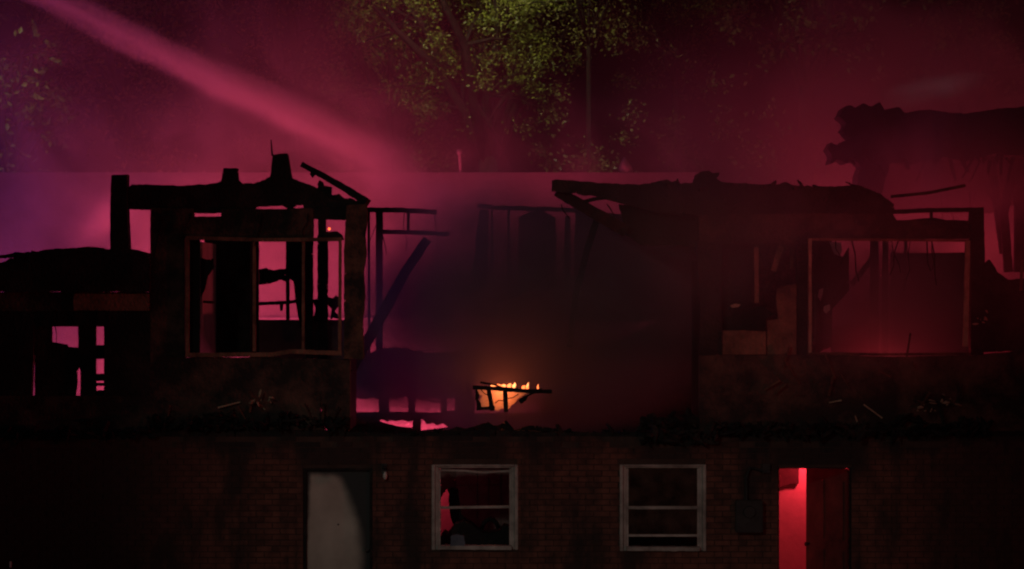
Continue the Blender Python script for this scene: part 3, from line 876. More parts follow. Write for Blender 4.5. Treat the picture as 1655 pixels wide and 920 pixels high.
# ---- rear wall of the fallen middle
RW = 7.0
bar('plate', [(588, 339), (650, 340), (706, 343)], RW, 8, .1, CHAR, H, .01)
bar('rail', [(616, 375), (670, 376), (727, 379)], RW, 7, .08, CHAR, H, .01)
bar('stud', [(613, 340), (613, 640)], RW, 11, .09, CHAR, H, .01)
bar('stud', [(660, 344), (660, 374)], RW, 5, .07, CHAR, H, .005)
bar('stud', [(596, 340), (597, 640)], RW, 4, .07, CHAR, H, .005)
bar('plate', [(772, 332), (800, 336), (880, 338), (965, 342)], RW, 7, .1, CHAR, H, .015)
for sx in (795, 822): bar('stud', [(sx, 340), (sx, 470)], RW + .02, 3.5, .07, CHAR, H, .006)
prism('wall_panel', [(838, 352), (848, 346), (872, 338), (886, 345), (898, 352), (900, 470), (838, 470)], RW, .1, CHAR, H, 1.0)
prism('wall_panel', [(775, 340), (790, 340), (788, 470), (760, 470)], RW, .1, CHAR, H, 1.2)
prism('stud', [(913, 352), (917, 347), (922, 352), (923, 470), (910, 470)], RW, .08, CHAR, H, .6)
prism('wall_panel', [(930, 342), (1000, 346), (1130, 350), (1130, 520), (926, 520)], RW, .1, CHAR, H, 1.0)
prism('wall_panel', [(555, 565), (600, 570), (640, 560), (700, 572), (760, 566), (820, 575), (900, 560), (1000, 550), (1060, 520), (1135, 500), (1135, 600), (905, 620), (764, 620), (764, 643), (555, 643)], RW + .15, .1, SOOTWALL, H, 4.0)
for (a, b) in ((552, 573), (612, 629), (660, 671), (712, 723)):
    prism('stud', rect(a, 640, b, 670), RW + .1, .1, CHAR, H, .5, 5)
prism('burned_board', [(671, 640), (712, 650), (712, 653), (671, 644)], RW + .2, .04, CHAR, H)
prism('wall_panel', [(735, 640), (768, 640), (768, 668), (722, 668), (722, 664), (735, 664)], RW + .12, .1, SOOTWALL, H, .5)
prism('rim_beam', [(552, 667), (640, 666), (760, 668), (1135, 668), (1135, 690), (735, 694), (724, 690), (716, 684), (706, 688), (700, 684), (690, 686), (683, 678), (676, 677), (668, 680), (660, 682), (650, 679), (640, 681), (632, 679), (626, 682), (618, 678), (612, 681), (552, 690)], RW + .05, .12, SOOTWALL, H, .5, 4)
prism('post', [(668, 676), (680, 677), (680, 696), (666, 696)], RW, .1, CHAR, H, .6, 3)
prism('wall_panel', [(552, 680), (612, 680), (618, 683), (645, 690), (668, 692), (680, 696), (718, 692), (735, 688), (1135, 688), (1135, 740), (552, 740)], RW + .25, .1, CHAR, H, .3)
bar('burned_board', [(566, 597), (540, 650)], 1.0, 7, .06, CHAR, H, .01)
prism('wall_panel', [(904, 600), (1135, 590), (1135, 672), (868, 672), (880, 640)], RW + .1, .1, SOOTWALL, H, .8)

box('floor', P(700, 0, 2).x, P(960, 0, 2).x, 1.9, 3.5, 2.14, 2.24, CHAR, H)  # added slab, shields the room below from the fire lamp
# ---- burning room at the back of the middle
FY = 1.5
FW = rough_mat('fire_room_plaster', (.50, .45, .38), (.68, .62, .52), 3.0, .85, .3, 14)
prism('plaster_wall', [(770, 628), (780, 625), (800, 627), (820, 629), (845, 630), (868, 631), (858, 635), (849, 637), (842, 642), (836, 645), (832, 652), (826, 655), (822, 662), (812, 660), (804, 664), (794, 660), (786, 662), (777, 660), (775, 648), (780, 640), (771, 636)], FY + .9, .05, FW, H, 1.4, 3)
bar('beam', [(764, 626), (800, 628), (850, 632), (892, 633)], FY, 6.5, .08, CHAR, H, .008)
bar('stud', [(789, 626), (796, 664)], FY - .02, 7, .06, CHAR, H, .006)
bar('stud', [(816, 628), (818, 666)], FY - .02, 7.5, .06, CHAR, H, .006)
bar('rail', [(770, 661), (800, 659)], FY - .05, 5, .05, CHAR, H, .006)
bar('brace', [(846, 643), (860, 636), (876, 629)], FY - .1, 3, .05, BLACKCHAR, H, .01, 6)
prism('burned_board', [(838, 647), (846, 641), (854, 640), (850, 648), (842, 653)], FY - .02, .05, BLACKCHAR, H, 1.0, 3)
bar('burned_board', [(776, 618), (800, 622), (824, 631)], FY + .05, 3, .04, BLACKCHAR, H, .006, 6)
prism('burned_board', [(769, 628), (772, 632), (775, 638), (773, 646), (777, 651), (778, 661), (771, 661), (768, 645)], FY + .2, .05, BLACKCHAR, H, .6, 3)
prism('burned_board', [(764, 690), (784, 684), (800, 688), (812, 684), (830, 692), (836, 706), (760, 706)], FY + .3, .06, BLACKCHAR, H, 1.4, 3)
prism('burned_board', [(832, 694), (858, 688), (886, 691), (900, 694), (930, 698), (944, 706), (832, 706)], FY + .35, .06, BLACKCHAR, H, 1.6, 3)
prism('burned_board', [(722, 696), (738, 690), (752, 693), (764, 690), (772, 706), (716, 706)], FY + .35, .06, BLACKCHAR, H, 1.4, 3)
bar('loose_wire', [(777, 630), (783, 636), (790, 640)], FY + .1, 1.6, .012, CHAR, H)
bar('loose_wire', [(800, 652), (806, 647), (814, 648)], FY + .1, 1.6, .012, CHAR, H)
bar('loose_wire', [(820, 644), (829, 643), (838, 637)], FY + .1, 1.6, .012, CHAR, H)
lamp('fire_light', 'POINT', P(812, 634, FY + .70), 6.5, (1.0, .20, .055), .05)

# ---- upper storey, right of the fallen middle
prism('roof_beam', [(892, 292), (898, 290), (960, 294), (1010, 298), (1050, 297), (1062, 293), (1078, 290), (1086, 294), (1096, 291), (1100, 297), (1122, 295), (1124, 283), (1134, 277), (1146, 276), (1152, 280), (1163, 279), (1158, 288), (1164, 293), (1190, 298), (1205, 295), (1218, 299), (1260, 298), (1270, 294), (1280, 299), (1330, 302), (1386, 299), (1420, 312), (1445, 330), (1445, 346), (1330, 345), (1130, 347), (1060, 343), (1010, 330), (960, 316), (892, 309)], .02, .26, CHAR, H, 1.4, 4)
rnd = random.Random(10)
for k in range(22):
    x = rnd.uniform(1040, 1400); y = 300 + rnd.uniform(-3, 8)
    bar('burned_lath', [(x, y), (x + rnd.uniform(-24, 30), y + rnd.uniform(-9, 5))], [0, .2], rnd.uniform(2.5, 6), .06, BLACKCHAR, H, .008, 4, .6)
bar('brace', [(900, 309), (950, 338), (1012, 374)], [.3, .35, .4], 17, .12, CHAR, H, .014, 8, 1.15)
bar('burned_board', [(930, 330), (960, 322), (985, 319)], 2.5, 6, .05, CHAR, H, .006)
prism('wall_panel', [(1000, 330), (1130, 338), (1170, 345), (1170, 400), (1130, 402), (1100, 396), (1040, 398), (1012, 380)], .5, .12, CHAR, H, 1.4)
prism('header', [(1130, 336), (1300, 334), (1438, 336), (1450, 357), (1570, 357), (1570, 386), (1310, 386), (1300, 392), (1130, 396)], .03, .2, SOOTWALL, H, .6)
bar('beam', [(1436, 343), (1500, 340), (1572, 339)], .15, 7, .12, CHAR, H, .01)
bar('stud', [(1505, 341), (1505, 360)], .15, 4, .08, CHAR, H, .004)
prism('burned_board', [(1440, 356), (1460, 356), (1490, 353), (1512, 352), (1530, 356), (1560, 356), (1560, 362), (1440, 362)], .1, .05, CHAR, H, .6, 4)
prism('post', [(1569, 336), (1590, 335), (1592, 420), (1589, 560), (1590, 574), (1569, 574)], .0, .2, CHAR, H, .5)
prism('post', [(1127, 390), (1168, 392), (1163, 470), (1166, 530), (1167, 574), (1130, 574), (1133, 500), (1128, 440)], .0, .2, CHAR, H, 1.0)
prism('wall_panel', [(1130, 575), (1168, 574), (1310, 573), (1440, 577), (1570, 575), (1670, 565), (1670, 640), (1130, 640)], .0, F, SOOTWALL, H, .5)
prism('wall_panel', [(1130, 640), (1670, 640), (1670, 697), (1130, 697)], .01, F, SOOTWALL, H, .6)
prism('post', rect(1288, 388, 1305, 575), .02, .16, CHAR, H, .5)
bar('window_trim', [(1309, 386), (1309, 570)], -.02, 5, .06, TRIM_LIT, H, .004)
bar('window_trim', [(1305, 387), (1566, 389)], -.02, 4, .05, TRIM, H, .003)
bar('window_trim', [(1564, 389), (1560, 560)], -.02, 8, .06, TRIM_LIT, H, .005)
bar('window_trim', [(1305, 571), (1420, 573), (1568, 572)], -.02, 4, .05, CHARB, H, .004)
prism('siding_panel', [(1168, 535), (1200, 534), (1238, 536), (1238, 573), (1168, 573)], -.02, .05, SIDING, H, .4)
prism('siding_panel', [(1240, 518), (1258, 516), (1254, 480), (1256, 468), (1270, 462), (1287, 460), (1287, 573), (1240, 573)], -.01, .05, SIDING, H, .6)
prism('burned_board', [(1168, 500), (1235, 496), (1252, 508), (1236, 516), (1236, 534), (1168, 534)], .2, .08, CHAR, H, 1.0)
prism('wall_panel', [(1168, 390), (1216, 392), (1214, 498), (1168, 500)], .3, .08, CHAR, H, .8)
bar('stud', [(1222, 400), (1223, 490)], .1, 7, .06, TRIM, H, .005)
bar('burned_board', [(1263, 398), (1256, 418), (1250, 438)], .12, 9, .04, TRIM, H, .006, 5)
bar('stud', [(1280, 392), (1279, 435)], .14, 5, .05, CHARB, H, .004)
bar('burned_board', [(1242, 455), (1234, 472)], .16, 4, .03, CHARB, H, .004, 4)
prism('burned_board', [(1180, 494), (1188, 491), (1197, 492), (1194, 496), (1184, 498)], -.04, .03, LATH, H, .4, 3)
# inside the right bay
prism('wall_panel', [(1312, 385), (1342, 385), (1352, 412), (1362, 416), (1372, 400), (1372, 470), (1345, 500), (1344, 560), (1312, 575)], 3.0, .1, CHAR, H, 1.0)
prism('plaster_scrap', [(1340, 391), (1360, 392), (1361, 404), (1357, 413), (1349, 411)], 2.93, .03, WHITEWALL, H, .5, 4)
prism('plaster_scrap', [(1324, 468), (1331, 466), (1329, 478), (1326, 487), (1322, 480)], 2.93, .03, WHITEWALL, H, .5, 4)
prism('plaster_scrap', [(1332, 495), (1341, 492), (1342, 501), (1335, 507), (1331, 502)], 2.93, .03, WHITEWALL, H, .5, 4)
prism('plaster_scrap', [(1316, 476), (1319, 474), (1319, 540), (1316, 548)], 2.6, .03, PLASTER, H, .5, 4)
prism('plaster_scrap', [(1426, 455), (1431, 440), (1434, 470), (1438, 500), (1431, 500)], 3.9, .03, PLASTER, H, .5, 4)
bar('stud', [(1413, 380), (1413, 580)], 4.0, 13, .1, CHAR, H, .01)
bar('stud', [(1431, 380), (1430, 580)], 4.2, 9, .09, CHAR, H, .01)
bar('brace', [(1376, 460), (1410, 418)], 4.1, 9, .07, CHAR, H, .008)
bar('stud', [(1464, 380), (1462, 470)], 4.5, 5, .06, CHAR, H, .006)
prism('wall_panel', [(1440, 408), (1500, 409), (1560, 408), (1568, 600), (1440, 600)], 6.6, .1, SOOTWALL, H, .3)
prism('wall_panel', [(1372, 520), (1440, 510), (1440, 600), (1340, 600), (1345, 530)], 6.0, .1, SOOTWALL, H, 1.2)
prism('wall_panel', [(1160, 380), (1312, 380), (1312, 600), (1160, 600)], 6.4, .1, SOOTWALL, H, 1.2)
# far right : dark remains of the next room, tall roof remnant behind
prism('wall_panel', [(1590, 430), (1600, 420), (1612, 440), (1630, 452), (1670, 450), (1670, 566), (1590, 570)], .02, .18, CHAR, H, 1.2)
prism('roof_remnant', [(1356, 188), (1362, 176), (1372, 170), (1384, 174), (1395, 167), (1410, 172), (1422, 165), (1430, 178), (1452, 173), (1462, 182), (1500, 177), (1560, 184), (1610, 176), (1670, 172), (1670, 255), (1610, 248), (1560, 262), (1520, 252), (1470, 268), (1440, 262), (1430, 290), (1424, 330), (1388, 330), (1386, 290), (1392, 268), (1380, 260), (1366, 264), (1356, 258), (1342, 265), (1344, 250), (1338, 240), (1344, 230), (1356, 236), (1364, 228), (1376, 224), (1362, 210), (1368, 200)], 9.2, .8, BLACKCHAR, H, 1.7, 4)
prism('glow_panel', [(1424, 244), (1500, 236), (1560, 246), (1645, 240), (1645, 330), (1600, 345), (1424, 345)], 10.5, .15, PLASTER, H, 1.0)  # added panel, catches the lamp below as a red glow gradient
rnd = random.Random(5)
for k in range(26):
    x = rnd.uniform(1362, 1640); y = rnd.uniform(250, 262)
    bar('burned_lath', [(x, y), (x + rnd.uniform(-16, 16), y + (rnd.uniform(-16, -4) if y < 200 else rnd.uniform(6, 34)))], [9.3, 9.0], rnd.uniform(2.5, 8), .06, BLACKCHAR, H, .01, 4, .5)
bar('stud', [(1600, 250), (1606, 290), (1613, 345), (1622, 410)], 10.2, 12, .1, CHAR, H, .012)
bar('stud', [(1645, 250), (1632, 300), (1622, 345), (1630, 440)], 10.1, 14, .1, CHAR, H, .012)
bar('post', [(1652, 200), (1650, 440)], 10.0, 22, .15, CHAR, H, .012)
bar('burned_board', [(1440, 318), (1500, 312), (1560, 300)], 4.0, 5, .06, CHARB, H, .006)
bar('window_trim', [(1652, 420), (1650, 470)], -.02, 4, .04, TRIM, H, .004)

rnd = random.Random(77)
for (x0, x1, y, n_, Y) in ((250, 560, 345, 5, -.04), (600, 720, 345, 4, 6.6), (905, 1160, 330, 7, .4), (1170, 1290, 392, 6, .2), (1315, 1560, 388, 8, 1.2), (1440, 1640, 310, 5, 9.5), (0, 230, 500, 3, -.04)):
    for k in range(n_):
        x = rnd.uniform(x0, x1); L = rnd.uniform(18, 75); sw = rnd.uniform(-16, 16)
        bar('loose_wire', [(x, y), (x + sw * .3 + rnd.uniform(-3, 3), y + L * .35), (x + sw * .7 + rnd.uniform(-4, 4), y + L * .75), (x + sw, y + L)], Y, rnd.uniform(1.2, 2.6), .02, BLACKCHAR, H, .003, 4, .6)
for k in range(14):
    x = rnd.uniform(1180, 1560); yb = rnd.uniform(574, 700)
    bar('burned_lath', [(x, yb), (x + rnd.uniform(-30, 30), yb - rnd.uniform(10, 40))], [-.05, -.1], rnd.uniform(2, 4), .03, CHARB, H, .004, 4)
for k in range(10):
    x = rnd.uniform(260, 560); yb = rnd.uniform(655, 700)
    bar('burned_lath', [(x, yb), (x + rnd.uniform(-35, 35), yb - rnd.uniform(4, 40))], [-.05, -.1], rnd.uniform(2, 5), .03, CHARB, H, .004, 4)
for k in range(9):
    x = rnd.uniform(575, 1120); yb = rnd.uniform(696, 702)
    bar('burned_lath', [(x, yb), (x + rnd.uniform(-30, 30), yb - rnd.uniform(2, 16))], [.1, .2], rnd.uniform(2, 5), .03, BLACKCHAR, H, .004, 4)

# ================================================================== LOOSE THINGS
def thing(o, label, cat, group=None):
    recenter(o); tag(o, label, cat, group); return o
G1 = 'fallen charred timbers'
thing(bar('fallen_beam', [(690, 388), (655, 440), (600, 540), (566, 600)], [5.2, 5.0, 4.4, 4.0], 15, .1, CHAR, None, .015, 8, 1.2),
      'thick charred beam leaning diagonally in the smoke just right of the left window bay', 'beam', G1)
thing(bar('fallen_beam', [(968, 345), (950, 400), (932, 470), (920, 560)], [3.4, 3.3, 3.2, 3.0], 11, .08, CHAR, None, .008, 8, .8),
      'thin charred pole hanging down from the broken brace at the fallen middle', 'beam', G1)
# pale laths and rubble on the sill
laths = [((1382, 672), (1391, 699), 'short pale lath standing almost upright on the right sill'),
         ((1396, 654), (1426, 676), 'pale lath sloping down to the right on the right sill'),
         ((1360, 647), (1340, 651), 'small faint lath lying flat left of the two pale laths on the right sill'),
         ((352, 659), (388, 650), 'bent pale lath in the rubble below the left window bay')]
for a, b, lab in laths:
    thing(bar('broken_lath', [a, b], [-.10, -.06], 2.2, .012, LATH, None, .003, 5), lab, 'lath', 'splintered laths on the sill')
rnd = random.Random(11)
rub = bmesh.new()
def chunk(px, py, s, Y):
    p = P(px, py, Y)
    mm = Matrix.Translation(p) @ Matrix.Rotation(rnd.uniform(0, 6.28), 4, Vector((rnd.gauss(0, 1), rnd.gauss(0, 1), rnd.gauss(0, 1))).normalized()) @ Matrix.Diagonal((s * rnd.uniform(.6, 2.6), s * rnd.uniform(.4, 1), s * rnd.uniform(.25, .7), 1))
    r = bmesh.ops.create_icosphere(rub, subdivisions=1, radius=.5)
    for v in r['verts']:
        v.co = mm @ (v.co + Vector((rnd.uniform(-.12, .12), rnd.uniform(-.12, .12), rnd.uniform(-.12, .12))))
for (x0, x1, y, n_) in ((250, 560, 668, 90), (1040, 1160, 690, 34), (1150, 1600, 680, 150), (-10, 250, 684, 40)):
    for k in range(n_ * 2):
        x = rnd.uniform(x0, x1)
        hgt = 12 + 22 * max(0, mnoise.noise(Vector((x * .018, y, 0)))+.25)
        chunk(x, y + 22 - rnd.random() ** 1.6 * hgt, rnd.uniform(.03, .15), rnd.uniform(-.16, -.02))
for k in range(70):
    x = rnd.uniform(575, 1040); chunk(x, 702 - rnd.random() ** 2 * 9, rnd.uniform(.03, .10), rnd.uniform(.0, .2))
for k in range(60):
    chunk(rnd.uniform(1040, 1135), rnd.uniform(676, 692), rnd.uniform(.08, .2), rnd.uniform(.1, .3))
ro = finish(rub, 'rubble', CHAR); tag(ro, 'burned rubble lying along the sill of the upper floor', 'rubble', None, 'stuff')
# pale crumbs of insulation
rub = bmesh.new()
for (cx, cyy, n_, sp) in ((1495, 660, 8, 10), (1530, 648, 9, 14), (405, 648, 6, 12), (425, 652, 5, 12), (1585, 517, 7, 6)):
    for k in range(n_): chunk(cx + rnd.gauss(0, sp), cyy + rnd.gauss(0, 5), rnd.uniform(.02, .06), -.2)
io = finish(rub, 'debris', LATH); tag(io, 'pale crumbs of plaster and insulation caught on the charred sill', 'debris', None, 'stuff')

# furniture in the wrecked room behind the broken window
ch = empty('burned_chair', P(795, 960, 1.2)); ch.location.z = 0
tag(ch, 'burned chair with an arched back frame behind the broken window', 'chair')
cx = P(792, 0, 1.2).x - ch.location.x; z0 = P(0, 878, 1.2).z
bm = bmesh.new()
arc = [Vector((cx - .13 * math.cos(t), 0, P(0, 866, 1.2).z + .0 + .22 * math.sin(t))) for t in [math.pi * i / 10 for i in range(11)]]
arc = [Vector((cx - .13, 0, z0 - .2))] + arc + [Vector((cx + .13, 0, z0 - .2))]
add_tube(bm, arc, [.03] * len(arc), 8); finish(bm, 'backrest', CHAR, ch, True)
bm = bmesh.new(); add_box(bm, cx - .2, cx + .2, -.4, .02, .42, .5); bmesh.ops.bevel(bm, geom=bm.edges[:], offset=.03, segments=2, affect='EDGES'); finish(bm, 'seat', CHAR, ch)
for sx in (-.17, .17):
    for sy in (-.36, 0):
        bm = bmesh.new(); add_tube(bm, [(cx + sx, sy, 0), (cx + sx, sy, .43)], [.018, .022], 7); finish(bm, 'leg', CHAR, ch)
curt = prism('burned_curtain', [(727, 788), (740, 790), (743, 812), (746, 832), (755, 842), (758, 880), (737, 880), (734, 850), (728, 836), (725, 810)], 1.0, .05, CHAR, None, .6, 4)
thing(curt, 'black remains of a curtain hanging near the left side of the broken window', 'curtain')
hp = prism('debris_heap', [(712, 868), (718, 860), (724, 864), (736, 846), (750, 842), (762, 848), (772, 856), (784, 862), (806, 860), (814, 850), (822, 852), (832, 842), (838, 846), (838, 960), (708, 960)], .6, .5, CHAR, None, 1.2, 5)
thing(hp, 'heap of burned furniture and plaster inside the broken window', 'debris heap')
rg = prism('rag', [(729, 866), (740, 864), (750, 867), (752, 880), (746, 888), (741, 884), (735, 889), (728, 882)], -.05, .05, CLOTH, None, .8, 3)
thing(rg, 'small blue grey rag draped over the sill of the broken window', 'rag')

# driveway marker at the lower left corner
mk = empty('marker_stake', (P(17, 0, -.6).x, -.6, 0)); tag(mk, 'small marker stake with a glinting reflector at the lower left corner', 'marker')
bm = bmesh.new(); zt = P(0, 915, -.6).z; add_tube(bm, [(0, 0, 0), (0, 0, zt)], [.012, .01], 8); finish(bm, 'stake', IRON, mk)
bm = bmesh.new(); add_box(bm, -.013, .013, -.012, .012, zt - .02, zt + .06); bmesh.ops.bevel(bm, geom=bm.edges[:], offset=.004, segments=1, affect='EDGES')
finish(bm, 'reflector', rough_mat('reflector', (.85, .85, .85), (.9, .9, .9), 3, .15, 0, 10, spec=.8), mk)

# flames and embers
def flame(cx_, by, w, h, Y, seed, lab):
    rr = random.Random(seed)
    bm = bmesh.new()
    k = (CD + Y) / CD / PXM
    base = P(cx_, by, Y)
    pts, rad = [], []
    for i in range(7):
        t = i / 6
        pts.append(base + Vector(((rr.uniform(-.2, .2) * w * k + t * w * k * .4), rr.uniform(-.02, .02), t * h * k)))
        rad.append(max(.004, w * k * .5 * (1 - t) ** .7 * (.5 + .6 * math.sin(min(1, t * 2.5 + .35) * 1.57))))
    add_tube(bm, pts, rad, 9)
    o = finish(bm, 'flame', FLAME, None, True)
    return thing(o, lab, 'flame', 'flames licking over the burning beam')
LABS = ['leftmost low flame on the burning beam', 'second low flame from the left on the burning beam', 'third low flame from the left on the burning beam', 'flame in the middle of the burning beam just over the right stud', 'taller flame just right of the right stud on the burning beam', 'flame at the left of the pair past the right stud', 'tall flame right of the gap on the burning beam', 'tiny faint flame at the far right end of the burning beam']
for i, (x, y, w, h) in enumerate([(796, 624.5, 7, 4), (804, 625, 8, 3), (813, 625.5, 8, 4), (822, 626, 7, 6), (830, 626.5, 6, 8), (845, 628, 6, 5), (852, 628, 5, 9), (869, 628, 3, 6)]):
    flame(x, y, w, h, FY + .08, i, LABS[i])
def ember(px, py, Y, r, lab):
    bm = bmesh.new(); bmesh.ops.create_icosphere(bm, subdivisions=2, radius=r)
    for v in bm.verts: v.co *= 1 + .25 * mnoise.noise(v.co * 40)
    o = finish(bm, 'ember', EMBER, None, True); o.location = P(px, py, Y); tag(o, lab, 'ember')
ember(532, 370, .02, .016, 'glowing ember above the top right corner of the left window bay')

# ================================================================== WATER, SMOKE
def jet_mat():
    m, nt, bs, out = nodes_of('water_spray')
    nt.nodes.remove(bs)
    tc = N(nt, 'ShaderNodeTexCoord')
    sp = N(nt, 'ShaderNodeSeparateXYZ'); nt.links.new(tc.outputs['Object'], sp.inputs[0])
    cb = N(nt, 'ShaderNodeCombineXYZ'); nt.links.new(sp.outputs[0], cb.inputs[0]); nt.links.new(sp.outputs[1], cb.inputs[1])
    ln = N(nt, 'ShaderNodeVectorMath', operation='LENGTH'); nt.links.new(cb.outputs[0], ln.inputs[0])
    # radius grows along the stream (z 0 -> 1)
    rad = N(nt, 'ShaderNodeMapRange'); rad.inputs[1].default_value = 0; rad.inputs[2].default_value = 1
    rad.inputs[3].default_value = .30; rad.inputs[4].default_value = 1.0
    nt.links.new(sp.outputs[2], rad.inputs[0])
    q = N(nt, 'ShaderNodeMath', operation='DIVIDE'); nt.links.new(ln.outputs['Value'], q.inputs[0]); nt.links.new(rad.outputs[0], q.inputs[1])
    mp0 = N(nt, 'ShaderNodeMapping'); mp0.inputs['Scale'].default_value = (1.6, 1.6, 7.0)
    nt.links.new(tc.outputs['Object'], mp0.inputs[0])
    nz0 = N(nt, 'ShaderNodeTexNoise', i_Scale=1.0, i_Detail=4.0, i_Roughness=.6); nt.links.new(mp0.outputs[0], nz0.inputs['Vector'])
    wob = N(nt, 'ShaderNodeMath', operation='MULTIPLY_ADD'); wob.inputs[1].default_value = .8; wob.inputs[2].default_value = -.32
    nt.links.new(nz0.outputs[0], wob.inputs[0])
    qq = N(nt, 'ShaderNodeMath', operation='ADD'); nt.links.new(q.outputs[0], qq.inputs[0]); nt.links.new(wob.outputs[0], qq.inputs[1])
    fo = N(nt, 'ShaderNodeMapRange', interpolation_type='SMOOTHSTEP'); fo.inputs[1].default_value = .9; fo.inputs[2].default_value = .0
    nt.links.new(qq.outputs[0], fo.inputs[0])
    ed = N(nt, 'ShaderNodeMapRange', interpolation_type='SMOOTHSTEP'); ed.inputs[1].default_value = 1.0; ed.inputs[2].default_value = .75
    nt.links.new(q.outputs[0], ed.inputs[0])
    fe = N(nt, 'ShaderNodeMath', operation='MULTIPLY'); nt.links.new(fo.outputs[0], fe.inputs[0]); nt.links.new(ed.outputs[0], fe.inputs[1]); fo = fe
    mp = N(nt, 'ShaderNodeMapping'); mp.inputs['Scale'].default_value = (4.5, 4.5, 4.0)
    nt.links.new(tc.outputs['Object'], mp.inputs[0])
    nz = N(nt, 'ShaderNodeTexNoise', i_Scale=1.0, i_Detail=3.0); nt.links.new(mp.outputs[0], nz.inputs['Vector'])
    mr = N(nt, 'ShaderNodeMapRange'); mr.inputs[1].default_value = .3; mr.inputs[2].default_value = .7; mr.inputs[3].default_value = .2; mr.inputs[4].default_value = 1.0
    nt.links.new(nz.outputs[0], mr.inputs[0])
    # thins out at its far end
    en = N(nt, 'ShaderNodeMapRange', interpolation_type='SMOOTHSTEP'); en.inputs[1].default_value = 1.0; en.inputs[2].default_value = .72
    nt.links.new(sp.outputs[2], en.inputs[0])
    # conservation: the stream is denser where it is narrow
    dn = N(nt, 'ShaderNodeMath', operation='DIVIDE'); dn.inputs[0].default_value = .5; nt.links.new(rad.outputs[0], dn.inputs[1])
    a = N(nt, 'ShaderNodeMath', operation='MULTIPLY'); nt.links.new(fo.outputs[0], a.inputs[0]); nt.links.new(mr.outputs[0], a.inputs[1])
    b = N(nt, 'ShaderNodeMath', operation='MULTIPLY'); nt.links.new(a.outputs[0], b.inputs[0]); nt.links.new(en.outputs[0], b.inputs[1])
    c = N(nt, 'ShaderNodeMath', operation='MULTIPLY'); nt.links.new(b.outputs[0], c.inputs[0]); nt.links.new(dn.outputs[0], c.inputs[1])
    d = N(nt, 'ShaderNodeMath', operation='MULTIPLY'); d.inputs[1].default_value = JET; nt.links.new(c.outputs[0], d.inputs[0])
    pv = N(nt, 'ShaderNodeVolumePrincipled'); pv.inputs['Color'].default_value = (.95, .95, .97, 1)
    nt.links.new(d.outputs[0], pv.inputs['Density']); nt.links.new(pv.outputs[0], out.inputs['Volume'])
    return m
JET = 9.0
A_, B_ = P(-130, -105, 11.0), P(700, 297, 10.0)
bm = bmesh.new(); bmesh.ops.create_cone(bm, cap_ends=True, segments=24, radius1=.33, radius2=1.05, depth=1.0)
bmesh.ops.translate(bm, verts=bm.verts, vec=(0, 0, .5))
jet = finish(bm, 'water_stream', jet_mat())
d_ = B_ - A_
jet.location = A_; jet.rotation_euler = d_.to_track_quat('Z', 'Y').to_euler(); jet.scale = (.72, .72, d_.length)
tag(jet, 'hose stream of water arcing down from the upper left, glowing pink in the lights', 'water stream')

SM1 = smoke_mat('smoke_alley', (.80, .78, .80), .30, .40, .40, .64, 2.0, .18)
SM2 = smoke_mat('smoke_right', (.75, .72, .73), .48, .40, .40, .64, 9.0, .22)
SM3 = smoke_mat('smoke_trees', (.75, .72, .74), .12, .30, .38, .66, 5.0, .2)
SM4 = smoke_mat('smoke_inside', (.62, .50, .60), 1.7, .70, .34, .64, 13.0, .32, edge=.65)
SM5 = smoke_mat('smoke_room', (.42, .38, .40), 2.0, .7, .32, .66, 17.0, .35)
SM12 = smoke_mat('smoke_roof_edge', (.80, .77, .79), .9, .8, .44, .66, 71.0, .12)
smoke('smoke rolling over the edge of the flat roof', (-2.6, 14.6, 6.9), (9.0, 1.3, 1.5), SM12)
smoke('smoke rolling over the right end of the flat roof', P(1080, 285, 14.4), (3.2, 1.4, 1.3), SM12)
SM6 = smoke_mat('smoke_wisp', (.85, .85, .9), 1.1, .9, .44, .66, 23.0, 0.0, (.6, 1, 1.8))
SM7 = smoke_mat('smoke_puff', (.85, .82, .84), .6, .9, .38, .70, 31.0, .05)
SM8 = smoke_mat('smoke_front', (.75, .72, .73), .50, .45, .32, .72, 37.0, .35)
SM9 = smoke_mat('smoke_glow', (.70, .66, .66), 1.9, .7, .35, .68, 43.0, .20)
SM11 = smoke_mat('smoke_low', (.45, .38, .45), 4.2, .8, .25, .72, 61.0, .45)
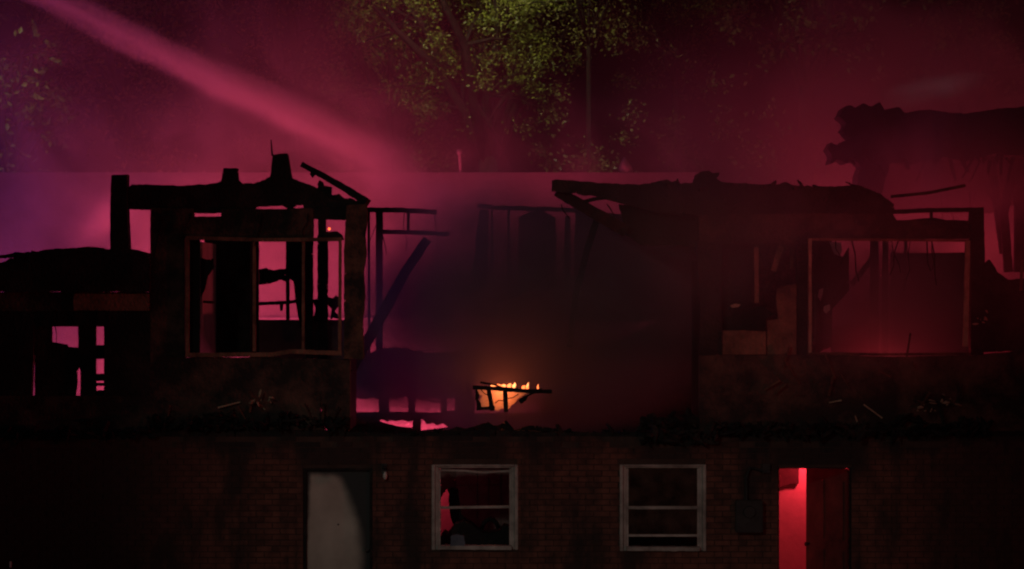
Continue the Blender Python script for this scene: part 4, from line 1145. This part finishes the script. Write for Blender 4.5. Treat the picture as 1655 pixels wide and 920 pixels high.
smoke('low dark smoke in front of the rear openings left of the fire', P(650, 628, 5.6), (1.5, .9, .64), SM11)
smoke('thin purple smoke over the alley left of the water stream', (-5.5, 12.4, 6.0), (9.5, 3.4, 6.5), SM1)
smoke('dark red smoke over the right half of the house', (7.2, 12.2, 6.8), (7.2, 3.8, 6.6), SM2)
smoke('thin smoke veil in front of the tree trunks', (0, 19.5, 6.9), (18, 3.2, 3.2), SM3)
smoke('thick dark smoke filling the fallen middle of the house', P(860, 515, 3.9), (3.0, 2.9, 2.15), SM4)
smoke('dark smoke in the right window room', P(1440, 500, 3.6), (1.8, 2.6, 1.4), SM5)
smoke('thin red smoke drifting in front of the tall roof remnant', P(1500, 235, 8.6), (3.6, 1.6, 2.1), SM8)
smoke('glowing red smoke under the tall roof remnant', P(1520, 285, 8.0), (2.5, .95, .95), SM9)
smoke('pale wisp of smoke curling over the tall roof remnant', P(1500, 146, 22.0), (1.4, .8, .38), SM6, (0, R(-14), 0))
smoke('pink puff of smoke rising beside the tall charred corner post', P(165, 365, 10.5), (1.2, 1.0, .6), SM7, (0, R(-30), 0))

SM10 = smoke_mat('smoke_mist', (.88, .86, .88), 1.5, 1.1, .36, .66, 51.0, .12)
smoke('bright pink mist where the hose stream breaks up over the house', P(640, 285, 9.2), (1.5, .9, .7), SM10, (0, R(28), 0))

SM14 = smoke_mat('smoke_left_gap', (.50, .40, .48), 1.1, .8, .32, .66, 81.0, .35, edge=.8)
smoke('dark smoke behind the corner post of the left window bay', P(665, 490, 5.2), (1.25, 1.4, 1.35), SM14)
SM15 = smoke_mat('smoke_veil', (.75, .72, .74), .28, .55, .38, .66, 91.0, .25)
smoke('murky red smoke drifting in front of the right half of the house', (2.9, -2.6, 5.0), (5.2, 1.6, 2.6), SM15)

SM16 = smoke_mat('smoke_plume', (.90, .85, .88), 1.0, .9, .38, .66, 101.0, .22, (1, 1, .6))
smoke('plume of maroon smoke rising from the fallen middle past the rear plates', P(765, 365, 4.6), (1.5, 1.3, 1.15), SM16, (0, R(-12), 0))
